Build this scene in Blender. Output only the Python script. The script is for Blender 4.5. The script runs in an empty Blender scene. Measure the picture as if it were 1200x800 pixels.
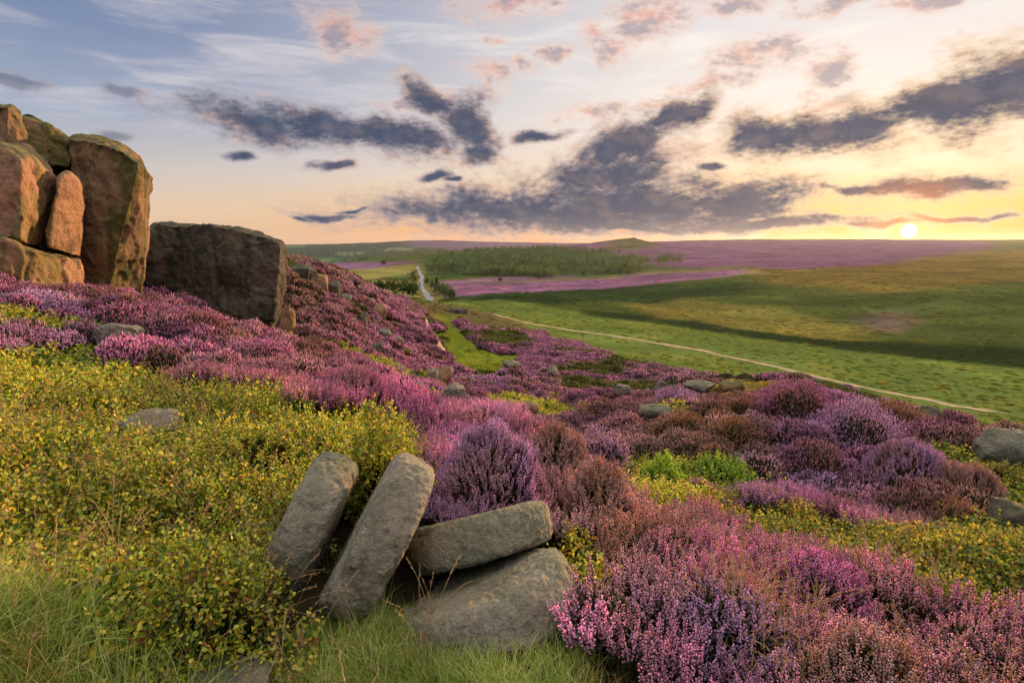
import bpy, bmesh, math, random
import numpy as np
from mathutils import Vector, Matrix
random.seed(7)
RNG = np.random.default_rng(11)
scene = bpy.context.scene
COL = scene.collection
PI = math.pi
# ------------------------------------------------------------------ camera frame (eye at the origin, +Y forward)
FPX = 667.0
PITCH = math.radians(9.8)
SP, CP = math.sin(PITCH), math.cos(PITCH)
SUN_AZ = math.radians(34.4)
SUN_EL = math.radians(6.0)

def at(px, py, Y):
    u = (px - 600) / FPX; w = (400 - py) / FPX
    dy = CP + w * SP; dz = -SP + w * CP
    return Vector((u * Y / dy, Y, dz * Y / dy))

def azel(px, py):
    p = at(px, py, 1.0)
    return math.atan2(p.x, p.y), math.atan2(p.z, math.hypot(p.x, p.y))

def project(X, Y, Z):
    f = Y * CP - Z * SP
    up = Y * SP + Z * CP
    f = np.where(f > 1e-3, f, 1e-3)
    return 600 + FPX * X / f, 400 - FPX * up / f

# ------------------------------------------------------------------ numpy noise
def _hash(ix, iy, iz):
    h = (ix.astype(np.int64) * 374761393 + iy.astype(np.int64) * 668265263 + iz.astype(np.int64) * 2147483647) & 0xFFFFFFFF
    h = ((h ^ (h >> 13)) * 1274126177) & 0xFFFFFFFF
    h = h ^ (h >> 16)
    return (h & 0xFFFF) / 65535.0

def vnoise(x, y, z=None, seed=0):
    x = np.asarray(x, float); y = np.asarray(y, float)
    z = np.zeros_like(x) + seed * 17.3 if z is None else np.asarray(z, float) + seed * 17.3
    ix, iy, iz = np.floor(x), np.floor(y), np.floor(z)
    fx, fy, fz = x - ix, y - iy, z - iz
    fx = fx * fx * (3 - 2 * fx); fy = fy * fy * (3 - 2 * fy); fz = fz * fz * (3 - 2 * fz)
    out = 0
    for a in (0, 1):
        for b in (0, 1):
            for c in (0, 1):
                wt = (fx if a else 1 - fx) * (fy if b else 1 - fy) * (fz if c else 1 - fz)
                out = out + wt * _hash(ix + a, iy + b, iz + c)
    return out

def fbm(x, y, z=None, seed=0, octv=4, gain=0.5):
    s = 0; a = 1.0; t = 0.0; f = 1.0
    for o in range(octv):
        s = s + a * vnoise(np.asarray(x) * f + o * 5.1, np.asarray(y) * f + o * 2.7, None if z is None else np.asarray(z) * f, seed + o)
        t += a; a *= gain; f *= 2.03
    return s / t          # 0..1, mean .5

def inpoly(px, py, poly):
    px = np.asarray(px); py = np.asarray(py)
    c = np.zeros(px.shape, bool); n = len(poly); j = n - 1
    for i in range(n):
        xi, yi = poly[i]; xj, yj = poly[j]
        if yi != yj:
            c ^= ((yi > py) != (yj > py)) & (px < (xj - xi) * (py - yi) / (yj - yi) + xi)
        j = i
    return c

# ------------------------------------------------------------------ terrain height: t = z / horizontal distance over (azimuth, ln r)
CTL_XYZ = [
 (0,.2,-1.66),(1.2,0,-1.85),(-1.2,0,-1.55),(0,-1.5,-1.55),(3,0,-2.1),(-3,0,-1.35),(0,-5,-1.2),(6,-3,-2.6),(-6,-3,-.8),(8,0,-3.6),(-8,0,-.7),
 (0,1.6,-1.74),(-.35,2.3,-1.78),(.3,2.6,-1.82),(0,3.2,-1.9),(-.9,2.4,-1.76),(-1.6,2.3,-1.72),(-1.2,3.3,-1.68),(-2.6,3.2,-1.58),
 (-2.9,4.2,-1.5),(-1.6,4.4,-1.62),(-4.4,6,-1.38),(-2.6,6,-1.5),(-6.6,9,-1.05),(-4.8,8,-1.38),(-3,8,-1.7),(-6.0,10,-1.45),(-5.2,10,-1.8),(-4,10,-2.1),(-7.3,14,-2.3),(-5.6,14,-2.7),(-7.6,10,-1.0),(-1.3,6,-1.95),(-.7,4.4,-1.95),
 (.2,4.2,-2.05),(.4,6,-2.28),(-9,10,-.5),(-9.2,12,-.8),(-8.4,13,-1.5),(-12,12,-.1),(-14,20,.0),(-10,20,-.9),(-14,4,.1),
 (.9,1.9,-1.86),(1.9,2.1,-1.93),(1.3,3.0,-1.97),(2.6,3.1,-2.15),(.8,3.8,-2.05),(2.4,4.4,-2.5),(1.6,5.6,-2.75),(4.4,4.8,-2.7),
 (.9,6.5,-2.85),(3.2,6.2,-2.9),(5,7.4,-3.0),(4.9,9,-2.68),(3.5,8.3,-2.9),(6.3,8.2,-3.0),(8.5,8.4,-3.5),(2.4,10.5,-3.4),(6.4,11.5,-3.6),(10,10,-4.3),
 (0,14,-4.2),(2.9,13,-4.1),(-2.2,12,-3.1),(-.7,9,-2.9),
]
CTL_PX = [
 (0,297,30),(100,300,30),(200,302,28),(270,308,28),(0,300,80),(120,304,80),(220,308,80),(300,312,70),(345,320,80),(-200,290,30),(-200,296,80),
 (345,316,30),(385,318,34),(400,345,30),(450,350,45),(490,362,58),(400,395,18),(360,350,21),(400,430,13),(450,440,14),(450,400,24),(500,430,22),(560,430,28),
 (530,405,38),(515,382,50),(500,360,62),(560,364,68),(600,376,66),(640,400,50),(700,422,38),(740,432,32),(640,450,22),(600,465,15),(760,450,22),(850,455,19),(930,452,19),
 (585,372,100),(700,390,80),(820,412,64),(930,440,54),(1050,465,47),(1130,480,43),(1200,490,40),(1290,505,38),(1000,470,44),(850,440,48),(700,410,62),
 (600,353,130),(700,371,104),(820,388,84),(960,407,69),(1080,421,62),(1200,433,57),(1300,444,54),
 (560,351,155),(700,366,125),(760,374,112),(960,404,80),(1100,414,74),(1200,423,70),(1300,430,68),
 (1200,404,84),(1080,400,88),(900,385,108),(780,366,140),(700,352,170),(600,345,200),(530,345,215),
 (1200,370,125),(1050,370,125),(900,358,150),(1000,340,180),(1200,340,180),(1100,318,290),(1200,312,330),(850,335,210),(900,322,270),
 (700,338,240),(600,341,240),(700,325,320),(600,326,350),(520,328,330),(850,318,330),
 (512,357,185),(505,345,240),(498,330,330),(490,314,520),(450,330,340),(400,330,350),(440,347,240),(400,318,520),(340,325,420),(200,325,500),(0,320,500),
 (520,320,450),(640,322,450),(760,316,470),(520,300,650),(650,292,850),(760,300,720),(760,287,1000),(740,281.5,1000),(715,285,1000),(640,290,1000),(1000,298,600),(880,304,600),
 (1000,284,1200),(880,284.5,1200),(1065,283.6,1200),(1130,285.5,1200),(1200,288,1100),(1100,300,500),(1200,299,600),(1300,290,1100),
 (340,309,1300),(440,305,1300),(560,298,1500),(340,296,2000),(440,293,2000),(600,289,2200),
 (330,286.5,2900),(420,285,2900),(500,281.5,2900),(560,283,2900),(640,284.5,2900),(720,286,2900),(900,286,2900),(1200,287.5,2900),
 (200,286,2900),(0,286,2900),(1300,287,2900),(0,295,1200),(200,295,1200),
]
def _build_ctl():
    A, L, T = [], [], []
    pts = [Vector(p) for p in CTL_XYZ] + [at(*p) for p in CTL_PX]
    for p in pts:
        r = math.hypot(p.x, p.y)
        A.append(math.atan2(p.x, p.y)); L.append(math.log(max(r, .2))); T.append(p.z / max(r, .2))
    # all-round fillers outside the view
    for deg in (-180, -150, -120, -90, -65, 65, 90, 120, 150, 180):
        a = math.radians(deg); s = math.sin(a)      # rises to the left, falls to the right
        for r, z in ((2, -1.6 - .25 * s), (8, -1.2 - 1.5 * s), (30, -2 - 6 * s), (100, -4 - 12 * s), (500, -10 - 12 * s), (2900, -8.0), (5200, -120.)):
            A.append(a); L.append(math.log(r)); T.append(z / r)
    for deg in range(-48, 60, 12):
        A.append(math.radians(deg)); L.append(math.log(5200.)); T.append(-120 / 5200.)
    return np.array(A), np.array(L), np.array(T)
_A, _L, _T = _build_ctl()
_SA = 2.2
def _phi(d2):
    return np.where(d2 > 1e-12, d2 * np.log(np.maximum(d2, 1e-12)) * .5, 0.0)
def _solve():
    n = len(_A); x = np.stack([_A * _SA, _L], 1)
    d2 = ((x[:, None] - x[None]) ** 2).sum(-1)
    K = _phi(d2) + np.eye(n) * 2e-3
    P = np.c_[np.ones(n), x]
    M = np.block([[K, P], [P.T, np.zeros((3, 3))]])
    return x, np.linalg.solve(M, np.r_[_T, 0, 0, 0])
_X, _W = _solve()
def tfun(az, lr):
    az = np.asarray(az, float).ravel(); lr = np.asarray(lr, float).ravel()
    out = np.empty(len(az)); n = len(_X)
    for s in range(0, len(az), 40000):
        q = np.stack([az[s:s + 40000] * _SA, lr[s:s + 40000]], 1)
        d2 = (q * q).sum(1)[:, None] + (_X * _X).sum(1)[None] - 2 * q @ _X.T
        out[s:s + 40000] = _phi(d2) @ _W[:n] + _W[n] + q @ _W[n + 1:]
    return out
# smooth field tabulated once, then bilinear everywhere
TA = np.radians(np.arange(-180, 180.01, .5)); TL = np.arange(math.log(.3), math.log(5200) + .02, .02)
_g = tfun(*np.meshgrid(TA, TL, indexing='ij')).reshape(len(TA), len(TL))
def zsmooth(X, Y):
    X = np.asarray(X, float); Y = np.asarray(Y, float)
    r = np.maximum(np.hypot(X, Y), .31); a = np.arctan2(X, Y)
    fa = np.clip((a - TA[0]) / (TA[1] - TA[0]), 0, len(TA) - 1.001); fl = np.clip((np.log(r) - TL[0]) / .02, 0, len(TL) - 1.001)
    ia, il = fa.astype(int), fl.astype(int); fa -= ia; fl -= il
    t = (_g[ia, il] * (1 - fa) + _g[ia + 1, il] * fa) * (1 - fl) + (_g[ia, il + 1] * (1 - fa) + _g[ia + 1, il + 1] * fa) * fl
    return t * r
def ss(a, b, x):
    t = np.clip((np.asarray(x, float) - a) / (b - a), 0, 1); return t * t * (3 - 2 * t)
def ground(X, Y):
    """height of the ground surface: smooth field plus hummocks that grow with distance"""
    X = np.asarray(X, float); Y = np.asarray(Y, float)
    z = zsmooth(X, Y); r = np.hypot(X, Y)
    z = z + .10 * (fbm(X * 1.1, Y * 1.1, seed=1) - .5) * ss(.5, 2, r)
    quiet = np.exp(-((X - .1) ** 2 + (Y - 2.6) ** 2) / 1.6)                # trodden hollow round the stones
    z = z + .5 * (np.abs(fbm(X * .95 + 3, Y * .95, seed=6, octv=2) - .5) * 2 - .22) * ss(1.2, 2.6, r) * (1 - ss(30, 60, r)) * (1 - quiet) * (.7 + .5 * ss(6, 12, r))
    z = z + .55 * (fbm(X * .45, Y * .45, seed=2, octv=3) - .5) * ss(8, 20, r) * (1 - .6 * ss(45, 80, r))
    z = z + 1.6 * (fbm(X * .06, Y * .06, seed=3, octv=5) - .5) * ss(60, 140, r)
    z = z + 4.2 * (fbm(X * .022, Y * .022, seed=9, octv=3) - .5) * ss(75, 150, r) * (1 - ss(380, 600, r))
    z = z + 7.0 * (fbm(X * .012, Y * .012, seed=4, octv=5) - .5) * ss(350, 700, r) * (1 - .8 * ss(900, 1200, r)*(1-ss(1300,1500,r)))
    tx, ty = at(740, 281, 1000).x, 1000.
    z = z + 5.0 * np.exp(-(((X - tx) / 62) ** 2 + ((Y - ty) / 90) ** 2))
    return z
def gz(x, y): return float(ground(np.array([x]), np.array([y]))[0])

# ------------------------------------------------------------------ land cover (ground colours, some with shade or glow painted in) from a map of zones
# each zone: polygon (where its outline lies on the ground, given through its bearing and depression), range of distance, ground colour
Z = lambda *v: [(v[i], v[i + 1]) for i in range(0, len(v), 2)]
SOIL = (.045, .036, .018); TURF = (.13, .15, .03)
ZONES = [  # name, poly, rmin, rmax, colour
 ('moor', Z(-600,200, 2000,200, 2000,500, -600,500), 60, 9e3, (.085,.108,.024)),
 ('moor_brown_glow', Z(830,300, 1500,286, 1500,330, 1180,330, 1010,345, 900,330), 60, 9e3, (.17,.12,.026)),  # brown moor, orange raised to imitate golden light under the sun
 ('gold', Z(720,352, 800,350, 900,362, 1000,380, 1030,402, 960,404, 860,388, 760,372), 60, 400, (.18,.16,.035)),
 ('pinkpatch', Z(1010,372, 1050,360, 1075,372, 1060,390, 1020,388), 60, 400, (.16,.11,.075)),
 ('bank', Z(525,347, 600,341, 700,337, 770,333, 900,330, 860,345, 760,356, 700,352, 640,360, 600,352, 560,352), 90, 500, (.032,.056,.016)),  # shadow below the heather band painted in as dark green
 ('gully', Z(690,362, 760,368, 860,385, 960,398, 1080,402, 1200,408, 1500,425, 1500,460, 1200,434, 1080,422, 960,408, 820,389, 700,372), 56, 200, (.03,.048,.014)),  # ground colour darkened to paint in the gully's shadow band
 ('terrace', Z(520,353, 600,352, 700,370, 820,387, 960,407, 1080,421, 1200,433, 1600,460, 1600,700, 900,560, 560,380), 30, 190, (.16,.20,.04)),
 ('purplehill', Z(620,289, 660,283, 1150,280, 1170,290, 1080,302, 1000,314, 880,318, 780,312, 760,306, 720,295), 380, 2000, (.17,.075,.13)),
 ('torhill', Z(700,292, 715,284, 740,280, 765,284, 775,289, 740,294), 500, 2000, (.1,.09,.035)),
 ('palemoor', Z(515,332, 600,322, 760,318, 880,312, 900,322, 800,324, 600,332, 520,338), 200, 700, (.2,.17,.06)),
 ('purpleband', Z(520,346, 520,334, 620,331, 700,326, 780,320, 870,317, 890,320, 830,326, 760,333, 700,338, 600,343), 190, 700, (.25,.115,.18)),
 ('purplethin', Z(515,330, 600,325, 690,322, 680,325, 600,329, 515,334), 250, 700, (.26,.12,.2)),
 ('wood', Z(498,322, 505,302, 560,294, 650,290, 720,296, 765,305, 750,320, 640,325, 560,324, 520,324), 300, 1200, (.04,.075,.02)),
 ('yellowfield', Z(200,322, 370,316, 420,314, 488,310, 505,330, 512,352, 440,350, 200,340), 150, 900, (.27,.235,.06)),
 ('greenstrip', Z(440,326, 470,322, 490,326, 460,330), 150, 900, (.1,.15,.04)),
 ('purplestrip', Z(200,320, 370,309, 450,307, 495,306, 460,312, 380,319), 300, 1500, (.24,.12,.19)),
 ('farhill', Z(0,270, 640,270, 660,290, 560,297, 500,303, 330,312, 0,312), 1000, 6000, (.022,.05,.032)),
 ('farpurple', Z(470,286, 500,278, 700,280, 640,293, 560,296, 500,291), 1000, 6000, (.13,.075,.12)),
 ('farfield1', Z(335,306, 350,301, 400,303, 398,308, 350,310), 1000, 6000, (.07,.19,.06)),
 ('farfield2', Z(395,296, 425,294, 430,298, 400,300), 1000, 6000, (.14,.2,.08)),
 ('farfield3', Z(445,294, 460,290, 488,290, 480,294), 1000, 6000, (.16,.17,.08)),
 ('farfield4', Z(333,288, 360,286, 356,290, 333,291), 1000, 6000, (.1,.16,.06)),
 ('slope', Z(200,280, 345,306, 400,318, 440,345, 500,356, 560,362, 590,374, 650,398, 740,428, 860,448, 930,440, 1200,520, 2400,800, 2400,2500,-900,2500,-900,200), 0, 74, (.075,.038,.035)),
 ('ridgetop', Z(470,352, 570,358, 610,374, 640,392, 590,392, 545,378, 500,372), 40, 95, (.16,.12,.045)),
 ('pathgrass', Z(510,368, 530,366, 542,384, 560,404, 585,415, 612,418, 605,428, 590,434, 588,446, 596,460, 570,448, 535,432, 528,414, 512,394), 18, 75, (.16,.19,.02)),
 ('rimgrass', Z(820,452, 870,447, 930,446, 960,452, 880,470, 840,475), 12, 40, (.22,.18,.05)),
]
ZI = {z[0]: i for i, z in enumerate(ZONES)}
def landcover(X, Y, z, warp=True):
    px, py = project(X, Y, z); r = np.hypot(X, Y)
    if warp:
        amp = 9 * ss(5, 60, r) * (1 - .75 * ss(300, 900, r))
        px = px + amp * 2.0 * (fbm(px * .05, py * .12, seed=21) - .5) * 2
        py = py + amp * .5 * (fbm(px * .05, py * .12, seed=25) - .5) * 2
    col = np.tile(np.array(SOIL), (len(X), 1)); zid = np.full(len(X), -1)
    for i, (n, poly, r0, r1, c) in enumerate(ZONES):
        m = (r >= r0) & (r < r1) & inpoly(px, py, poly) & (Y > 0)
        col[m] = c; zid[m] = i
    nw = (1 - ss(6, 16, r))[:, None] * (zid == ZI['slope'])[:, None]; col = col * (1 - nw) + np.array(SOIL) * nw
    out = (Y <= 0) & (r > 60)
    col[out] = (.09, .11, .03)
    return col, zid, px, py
ZI = {z[0]: i for i, z in enumerate(ZONES)}
# near ground cover is decided in plan: turf patch round the stones and at the lower left
def near_turf(X, Y):
    px, py = project(X, Y, zsmooth(X, Y))
    n = (fbm(X * 3, Y * 3, seed=31) - .5) * 60
    a = inpoly(px + n, py + n * .6, Z(120,790, 330,760, 400,700, 520,700, 620,790, 700,830, 760,1000, 760,3000, 60,3000, 90,900))
    b = inpoly(px + n, py + n * .6, Z(-900,640, 0,660, 110,760, 150,900, 150,3000, -900,3000))
    return (a | b) & (np.hypot(X, Y) < 4.5) & (Y > 0)
# ------------------------------------------------------------------ node helpers
class NT:
    def __init__(s, tree): s.t = tree; s.n = tree.nodes; s.l = tree.links
    def new(s, typ, **kw):
        nd = s.n.new(typ)
        for k, v in kw.items():
            if k == 'inp':
                for kk, vv in v.items():
                    sock = nd.inputs[kk]
                    if isinstance(vv, bpy.types.NodeSocket): s.l.new(vv, sock)
                    else: sock.default_value = vv
            else: setattr(nd, k, v)
        return nd
    def m(s, op, a, b=None, c=None, clamp=False):
        nd = s.n.new('ShaderNodeMath'); nd.operation = op; nd.use_clamp = clamp
        for i, v in enumerate((a, b, c)):
            if v is None: continue
            if isinstance(v, (int, float)): nd.inputs[i].default_value = v
            else: s.l.new(v, nd.inputs[i])
        return nd.outputs[0]
    def mix(s, f, a, b, blend='MIX', clampf=True):
        nd = s.n.new('ShaderNodeMix'); nd.data_type = 'RGBA'; nd.blend_type = blend; nd.clamp_factor = clampf
        for sock, v in ((nd.inputs[0], f), (nd.inputs[6], a), (nd.inputs[7], b)):
            if isinstance(v, bpy.types.NodeSocket): s.l.new(v, sock)
            elif isinstance(v, (int, float)): sock.default_value = v
            else: sock.default_value = (*v[:3], 1)
        return nd.outputs[2]
    def ramp(s, f, stops, interp='LINEAR'):
        nd = s.n.new('ShaderNodeValToRGB'); cr = nd.color_ramp; cr.interpolation = interp
        while len(cr.elements) < len(stops): cr.elements.new(.5)
        for e, (p, c) in zip(cr.elements, stops):
            e.position = p; e.color = (*c[:3], 1) if not isinstance(c, (int, float)) else (c, c, c, 1)
        s.l.new(f, nd.inputs[0]); return nd.outputs[0]
    def noise(s, vec, scale, detail=4, rough=.55, dist=0, dims='3D'):
        nd = s.n.new('ShaderNodeTexNoise'); nd.noise_dimensions = dims
        nd.inputs['Scale'].default_value = scale; nd.inputs['Detail'].default_value = detail
        nd.inputs['Roughness'].default_value = rough; nd.inputs['Distortion'].default_value = dist
        if vec is not None: s.l.new(vec, nd.inputs['Vector'])
        return nd
    def sstep(s, x, a, b):
        nd = s.n.new('ShaderNodeMapRange'); nd.interpolation_type = 'SMOOTHSTEP'
        nd.inputs[1].default_value = a; nd.inputs[2].default_value = b
        s.l.new(x, nd.inputs[0]); return nd.outputs[0]
def material(name):
    m = bpy.data.materials.new(name); m.use_nodes = True
    m.node_tree.nodes.clear(); return m, NT(m.node_tree)
def srgb(r, g, b):
    f = lambda c: (c / 255 / 12.92) if c / 255 <= .04045 else ((c / 255 + .055) / 1.055) ** 2.4
    return (f(r), f(g), f(b))

# ------------------------------------------------------------------ sky
def build_world():
    w = bpy.data.worlds.new("World"); scene.world = w; w.use_nodes = True
    w.node_tree.nodes.clear(); N = NT(w.node_tree)
    tc = N.new('ShaderNodeTexCoord')
    nrm = N.new('ShaderNodeVectorMath', operation='NORMALIZE', inp={0: tc.outputs['Generated']}).outputs[0]
    sx = N.new('ShaderNodeSeparateXYZ', inp={0: nrm})
    az = N.m('ARCTAN2', sx.outputs[0], sx.outputs[1]); el = N.m('ARCSINE', sx.outputs[2])
    P = N.new('ShaderNodeCombineXYZ', inp={0: az, 1: el}).outputs[0]          # radians on the sky
    sd = (math.sin(SUN_AZ) * math.cos(math.radians(.95)), math.cos(SUN_AZ) * math.cos(math.radians(.95)), math.sin(math.radians(.95)))
    dot = N.new('ShaderNodeVectorMath', operation='DOT_PRODUCT', inp={0: nrm, 1: sd}).outputs['Value']
    ang = N.m('ARCCOSINE', N.m('MINIMUM', dot, .9999999))                     # angle from the sun
    # sky gradients by elevation, away from and towards the sun
    ev = N.m('DIVIDE', el, math.radians(90), clamp=True)
    k = 1 / 90
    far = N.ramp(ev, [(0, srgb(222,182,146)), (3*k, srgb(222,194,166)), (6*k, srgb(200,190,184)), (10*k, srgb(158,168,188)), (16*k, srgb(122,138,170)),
                      (22*k, srgb(100,118,154)), (45*k, (1.1,1.1,1.2)), (1, (1.9,1.8,1.8))])  # stops above the view carry added brightness to light the foreground
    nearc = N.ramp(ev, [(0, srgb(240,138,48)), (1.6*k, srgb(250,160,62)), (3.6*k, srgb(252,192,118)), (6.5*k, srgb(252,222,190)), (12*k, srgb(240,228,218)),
                      (18*k, srgb(226,220,220)), (26*k, srgb(206,206,216)), (50*k, (1.6,1.45,1.35)), (1, (2.0,1.85,1.75))])  # overhead stops likewise raised to brighten the ground
    g = N.sstep(az, math.radians(-38), math.radians(24))
    back = N.sstep(N.m('ABSOLUTE', N.m('SUBTRACT', az, SUN_AZ)), math.radians(50), math.radians(120))
    g = N.m('MULTIPLY', g, N.m('SUBTRACT', 1, back))
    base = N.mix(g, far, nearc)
    nish = N.new('ShaderNodeTexSky', sky_type='NISHITA', sun_disc=False, sun_elevation=SUN_EL, sun_rotation=SUN_AZ)
    base = N.mix(.005, base, nish.outputs[0], 'ADD')
    # streaks of high cirrus
    mp = N.new('ShaderNodeMapping', inp={'Vector': P, 'Rotation': (0, 0, math.radians(-14)), 'Scale': (3.2, 22, 1)})
    cir = N.noise(mp.outputs[0], 1.3, 5, .6, .6).outputs[0]
    cirm = N.m('MULTIPLY', N.sstep(cir, .42, .75), N.sstep(el, math.radians(3), math.radians(12)))
    base = N.mix(N.m('MULTIPLY', cirm, .8), base, N.mix(g, srgb(206,200,206), srgb(250,242,232)))
    # glow about the sun
    glow = N.ramp(N.m('DIVIDE', ang, math.radians(30), clamp=True), [(0, 1.0), (.045, .62), (.12, .34), (.3, .12), (.6, .03), (1, 0)], 'EASE')
    base = N.mix(N.m('MULTIPLY', glow, 1.0), base, (.22, .085, .04), 'ADD')
    # ---- clouds
    def cfield(off):
        """lists of (px, py, half width, half height, tilt deg) -> distance-like field (1 at edge) evaluated at P+off"""
        Q = N.new('ShaderNodeVectorMath', operation='ADD', inp={0: P, 1: (off[0], off[1], 0)}).outputs[0] if off != (0, 0) else P
        wn = N.noise(Q, 9, 2, .55)
        wv = N.new('ShaderNodeVectorMath', operation='SUBTRACT', inp={0: wn.outputs['Color'], 1: (.5, .5, .5)}).outputs[0]
        wv = N.new('ShaderNodeVectorMath', operation='MULTIPLY', inp={0: wv, 1: (.13, .06, 0)}).outputs[0]
        QW = N.new('ShaderNodeVectorMath', operation='ADD', inp={0: Q, 1: wv}).outputs[0]
        sc = N.new('ShaderNodeVectorMath', operation='MULTIPLY', inp={0: Q, 1: (1, 1.9, 1)}).outputs[0]
        fine = N.noise(sc, 15, 7, .58).outputs[0]
        hf = N.noise(sc, 62, 5, .62).outputs[0]
        def group(lst, soft, body=1.36, edge=2.0):
            acc = None
            for (px, py, hw, hh, tilt) in lst:
                a0, e0 = azel(px, py); a1, e1 = azel(px + hw, py); a2, e2 = azel(px, py - hh)
                mp = N.new('ShaderNodeMapping', vector_type='TEXTURE', inp={'Vector': QW, 'Location': (a0, e0, 0), 'Rotation': (0, 0, math.radians(tilt)),
                        'Scale': (max(a1 - a0, .004), max(e2 - e0, .004), 1)})
                ln = N.new('ShaderNodeVectorMath', operation='LENGTH', inp={0: mp.outputs[0]}).outputs['Value']
                acc = ln if acc is None else N.n_smin(acc, ln)
            # density: positive inside
            return N.m('SUBTRACT', N.m('SUBTRACT', body, acc), N.m('ADD', N.m('MULTIPLY', N.m('SUBTRACT', .5, fine), soft), N.m('MULTIPLY', N.m('SUBTRACT', .5, hf), edge)))
        return group, fine
    def smin(a, b):
        nd = N.n.new('ShaderNodeMath'); nd.operation = 'SMOOTH_MIN'; nd.inputs[2].default_value = .25
        N.l.new(a, nd.inputs[0]); N.l.new(b, nd.inputs[1]); return nd.outputs[0]
    N.n_smin = smin
    DARK = [(620,245,155,20,0),(710,248,200,22,0),(1130,112,130,36,13),(760,240,150,32,-2),(690,258,120,18,0),(870,240,80,24,6),(715,205,70,26,10),(745,160,55,24,18),(705,185,40,26,20),(790,138,40,14,20),
            (1195,98,110,48,14),(985,150,105,28,7),(905,165,60,24,0),
            (300,140,75,20,-4),(400,152,90,20,-6),(470,162,60,20,-8),(545,150,38,26,-40),(505,115,34,18,-25),(560,178,22,16,0),
            (630,158,22,5.4,5),(1110,215,110,13,4),(1010,224,40,6,0),(385,196,18,4.2,0),(510,209,16,4.2,0),(535,214,9,3.0,0),(390,248,42,4.2,0),(420,243,22,3.0,0),
            (155,102,19,5.4,0),(118,154,21,5.4,0),(280,180,16,4,0),(20,100,25,8.4,0),(835,200,19,4.2,0),(350,252,19,2.4,0),
            (880,262,170,9,0),(1120,257,50,2.6,0),(1030,263,60,4,0),(750,268,90,6,0)]
    PINK = [(398,30,34,26,-10),(425,24,20,14,0),(760,24,36,32,10),(700,28,22,14,0),(575,88,22,18,0),(608,73,14,9,0),(650,60,18,13,0),(578,43,14,8,0),(720,52,18,18,0),
            (880,68,52,20,8),(962,72,30,16,0),(825,105,60,10,6),(600,2,60,14,0),(860,2,60,12,0),(1000,0,70,10,5),(1080,6,40,8,0),(495,104,26,16,0),(465,120,16,8,0),
            (980,112,30,12,0),(690,128,40,10,5),(930,235,26,9,10),(790,180,26,14,0),(870,150,20,10,0)]
    grp, fine = cfield((0, 0))
    dd = grp(DARK, 2.1, 1.47, 1.35); dp = grp(PINK, 3.0)
    sc2 = N.new('ShaderNodeVectorMath', operation='MULTIPLY', inp={0: N.new('ShaderNodeVectorMath', operation='ADD', inp={0: P, 1: (.012, .014, 0)}).outputs[0], 1: (1, 1.9, 1)}).outputs[0]
    fine2 = N.noise(sc2, 15, 4, .58).outputs[0]
    md = N.sstep(dd, -.48, .72); mpk = N.sstep(dp, -.45, 1.2)
    thick = N.sstep(dd, .0, 1.05)
    lit = N.m('MULTIPLY', N.m('SUBTRACT', fine, fine2), 5.0, clamp=True)
    nearness = N.sstep(ang, math.radians(34), math.radians(6))
    thin_c = N.mix(g, srgb(150,148,162), srgb(196,168,156))
    core_c = N.mix(N.sstep(el, math.radians(3), math.radians(9)), srgb(44,66,98), srgb(62,74,100))
    core_c = N.mix(N.m('MULTIPLY', N.sstep(ang, math.radians(6), math.radians(1)), .8), core_c, srgb(225,130,55))
    core_c = N.mix(N.m('MULTIPLY', nearness, .08), core_c, srgb(120,92,88))
    cloud = N.mix(thick, thin_c, core_c)
    big = N.noise(P, 22, 3, .6).outputs[0]
    cloud = N.mix(N.m('MULTIPLY', N.sstep(big, .45, .72), .20), cloud, N.mix(g, srgb(126,134,152), srgb(132,130,142)))
    cloud = N.mix(N.m('MULTIPLY', N.m('MULTIPLY', lit, N.m('SUBTRACT', 1.15, thick)), .7), cloud, N.mix(g, srgb(214,180,168), srgb(246,196,150)))
    pinkc = N.mix(N.sstep(dp, .2, 1.3), srgb(240,200,178), N.mix(N.sstep(fine, .40, .58), srgb(226,160,134), srgb(158,142,150)))
    rim = N.m('MULTIPLY', N.m('MULTIPLY', N.m('SUBTRACT', 1, thick), N.sstep(ang, math.radians(26), math.radians(7))), .75)
    cloud = N.mix(rim, cloud, (1.05, .74, .42))
    sky = N.mix(N.m('MULTIPLY', mpk, .72), base, pinkc)
    sky = N.mix(N.m('MULTIPLY', md, N.m('ADD', .55, N.m('MULTIPLY', N.sstep(az, math.radians(-33), math.radians(-25)), .43))), sky, cloud)
    # generic broken cloud elsewhere in the sky, outside the photograph's field
    # the sun's disc
    disc = N.m('MULTIPLY', N.sstep(ang, math.radians(.62), math.radians(.3)), 1.0)
    halo = N.ramp(N.m('DIVIDE', ang, math.radians(6), clamp=True), [(0, 1.0), (.12, .55), (.3, .22), (.6, .06), (1, 0)], 'EASE')
    sky = N.mix(halo, sky, (.6, .16, .0), 'ADD')
    sky = N.mix(disc, sky, (14, 10, 4.5), 'ADD')
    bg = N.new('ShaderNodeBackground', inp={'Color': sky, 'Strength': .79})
    out = N.new('ShaderNodeOutputWorld', inp={0: bg.outputs[0]})
    w.cycles.sampling_method = 'NONE'
build_world()

sun_d = bpy.data.lights.new('sun', 'SUN'); sun_d.energy = 5.0; sun_d.angle = math.radians(1.0); sun_d.color = (1.0, .60, .28)
sun = bpy.data.objects.new('sun', sun_d); COL.objects.link(sun)
_sv = Vector((math.sin(SUN_AZ) * math.cos(SUN_EL), math.cos(SUN_AZ) * math.cos(SUN_EL), math.sin(SUN_EL)))
sun.rotation_euler = _sv.to_track_quat('Z', 'Y').to_euler(); sun.location = _sv * 50

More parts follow.
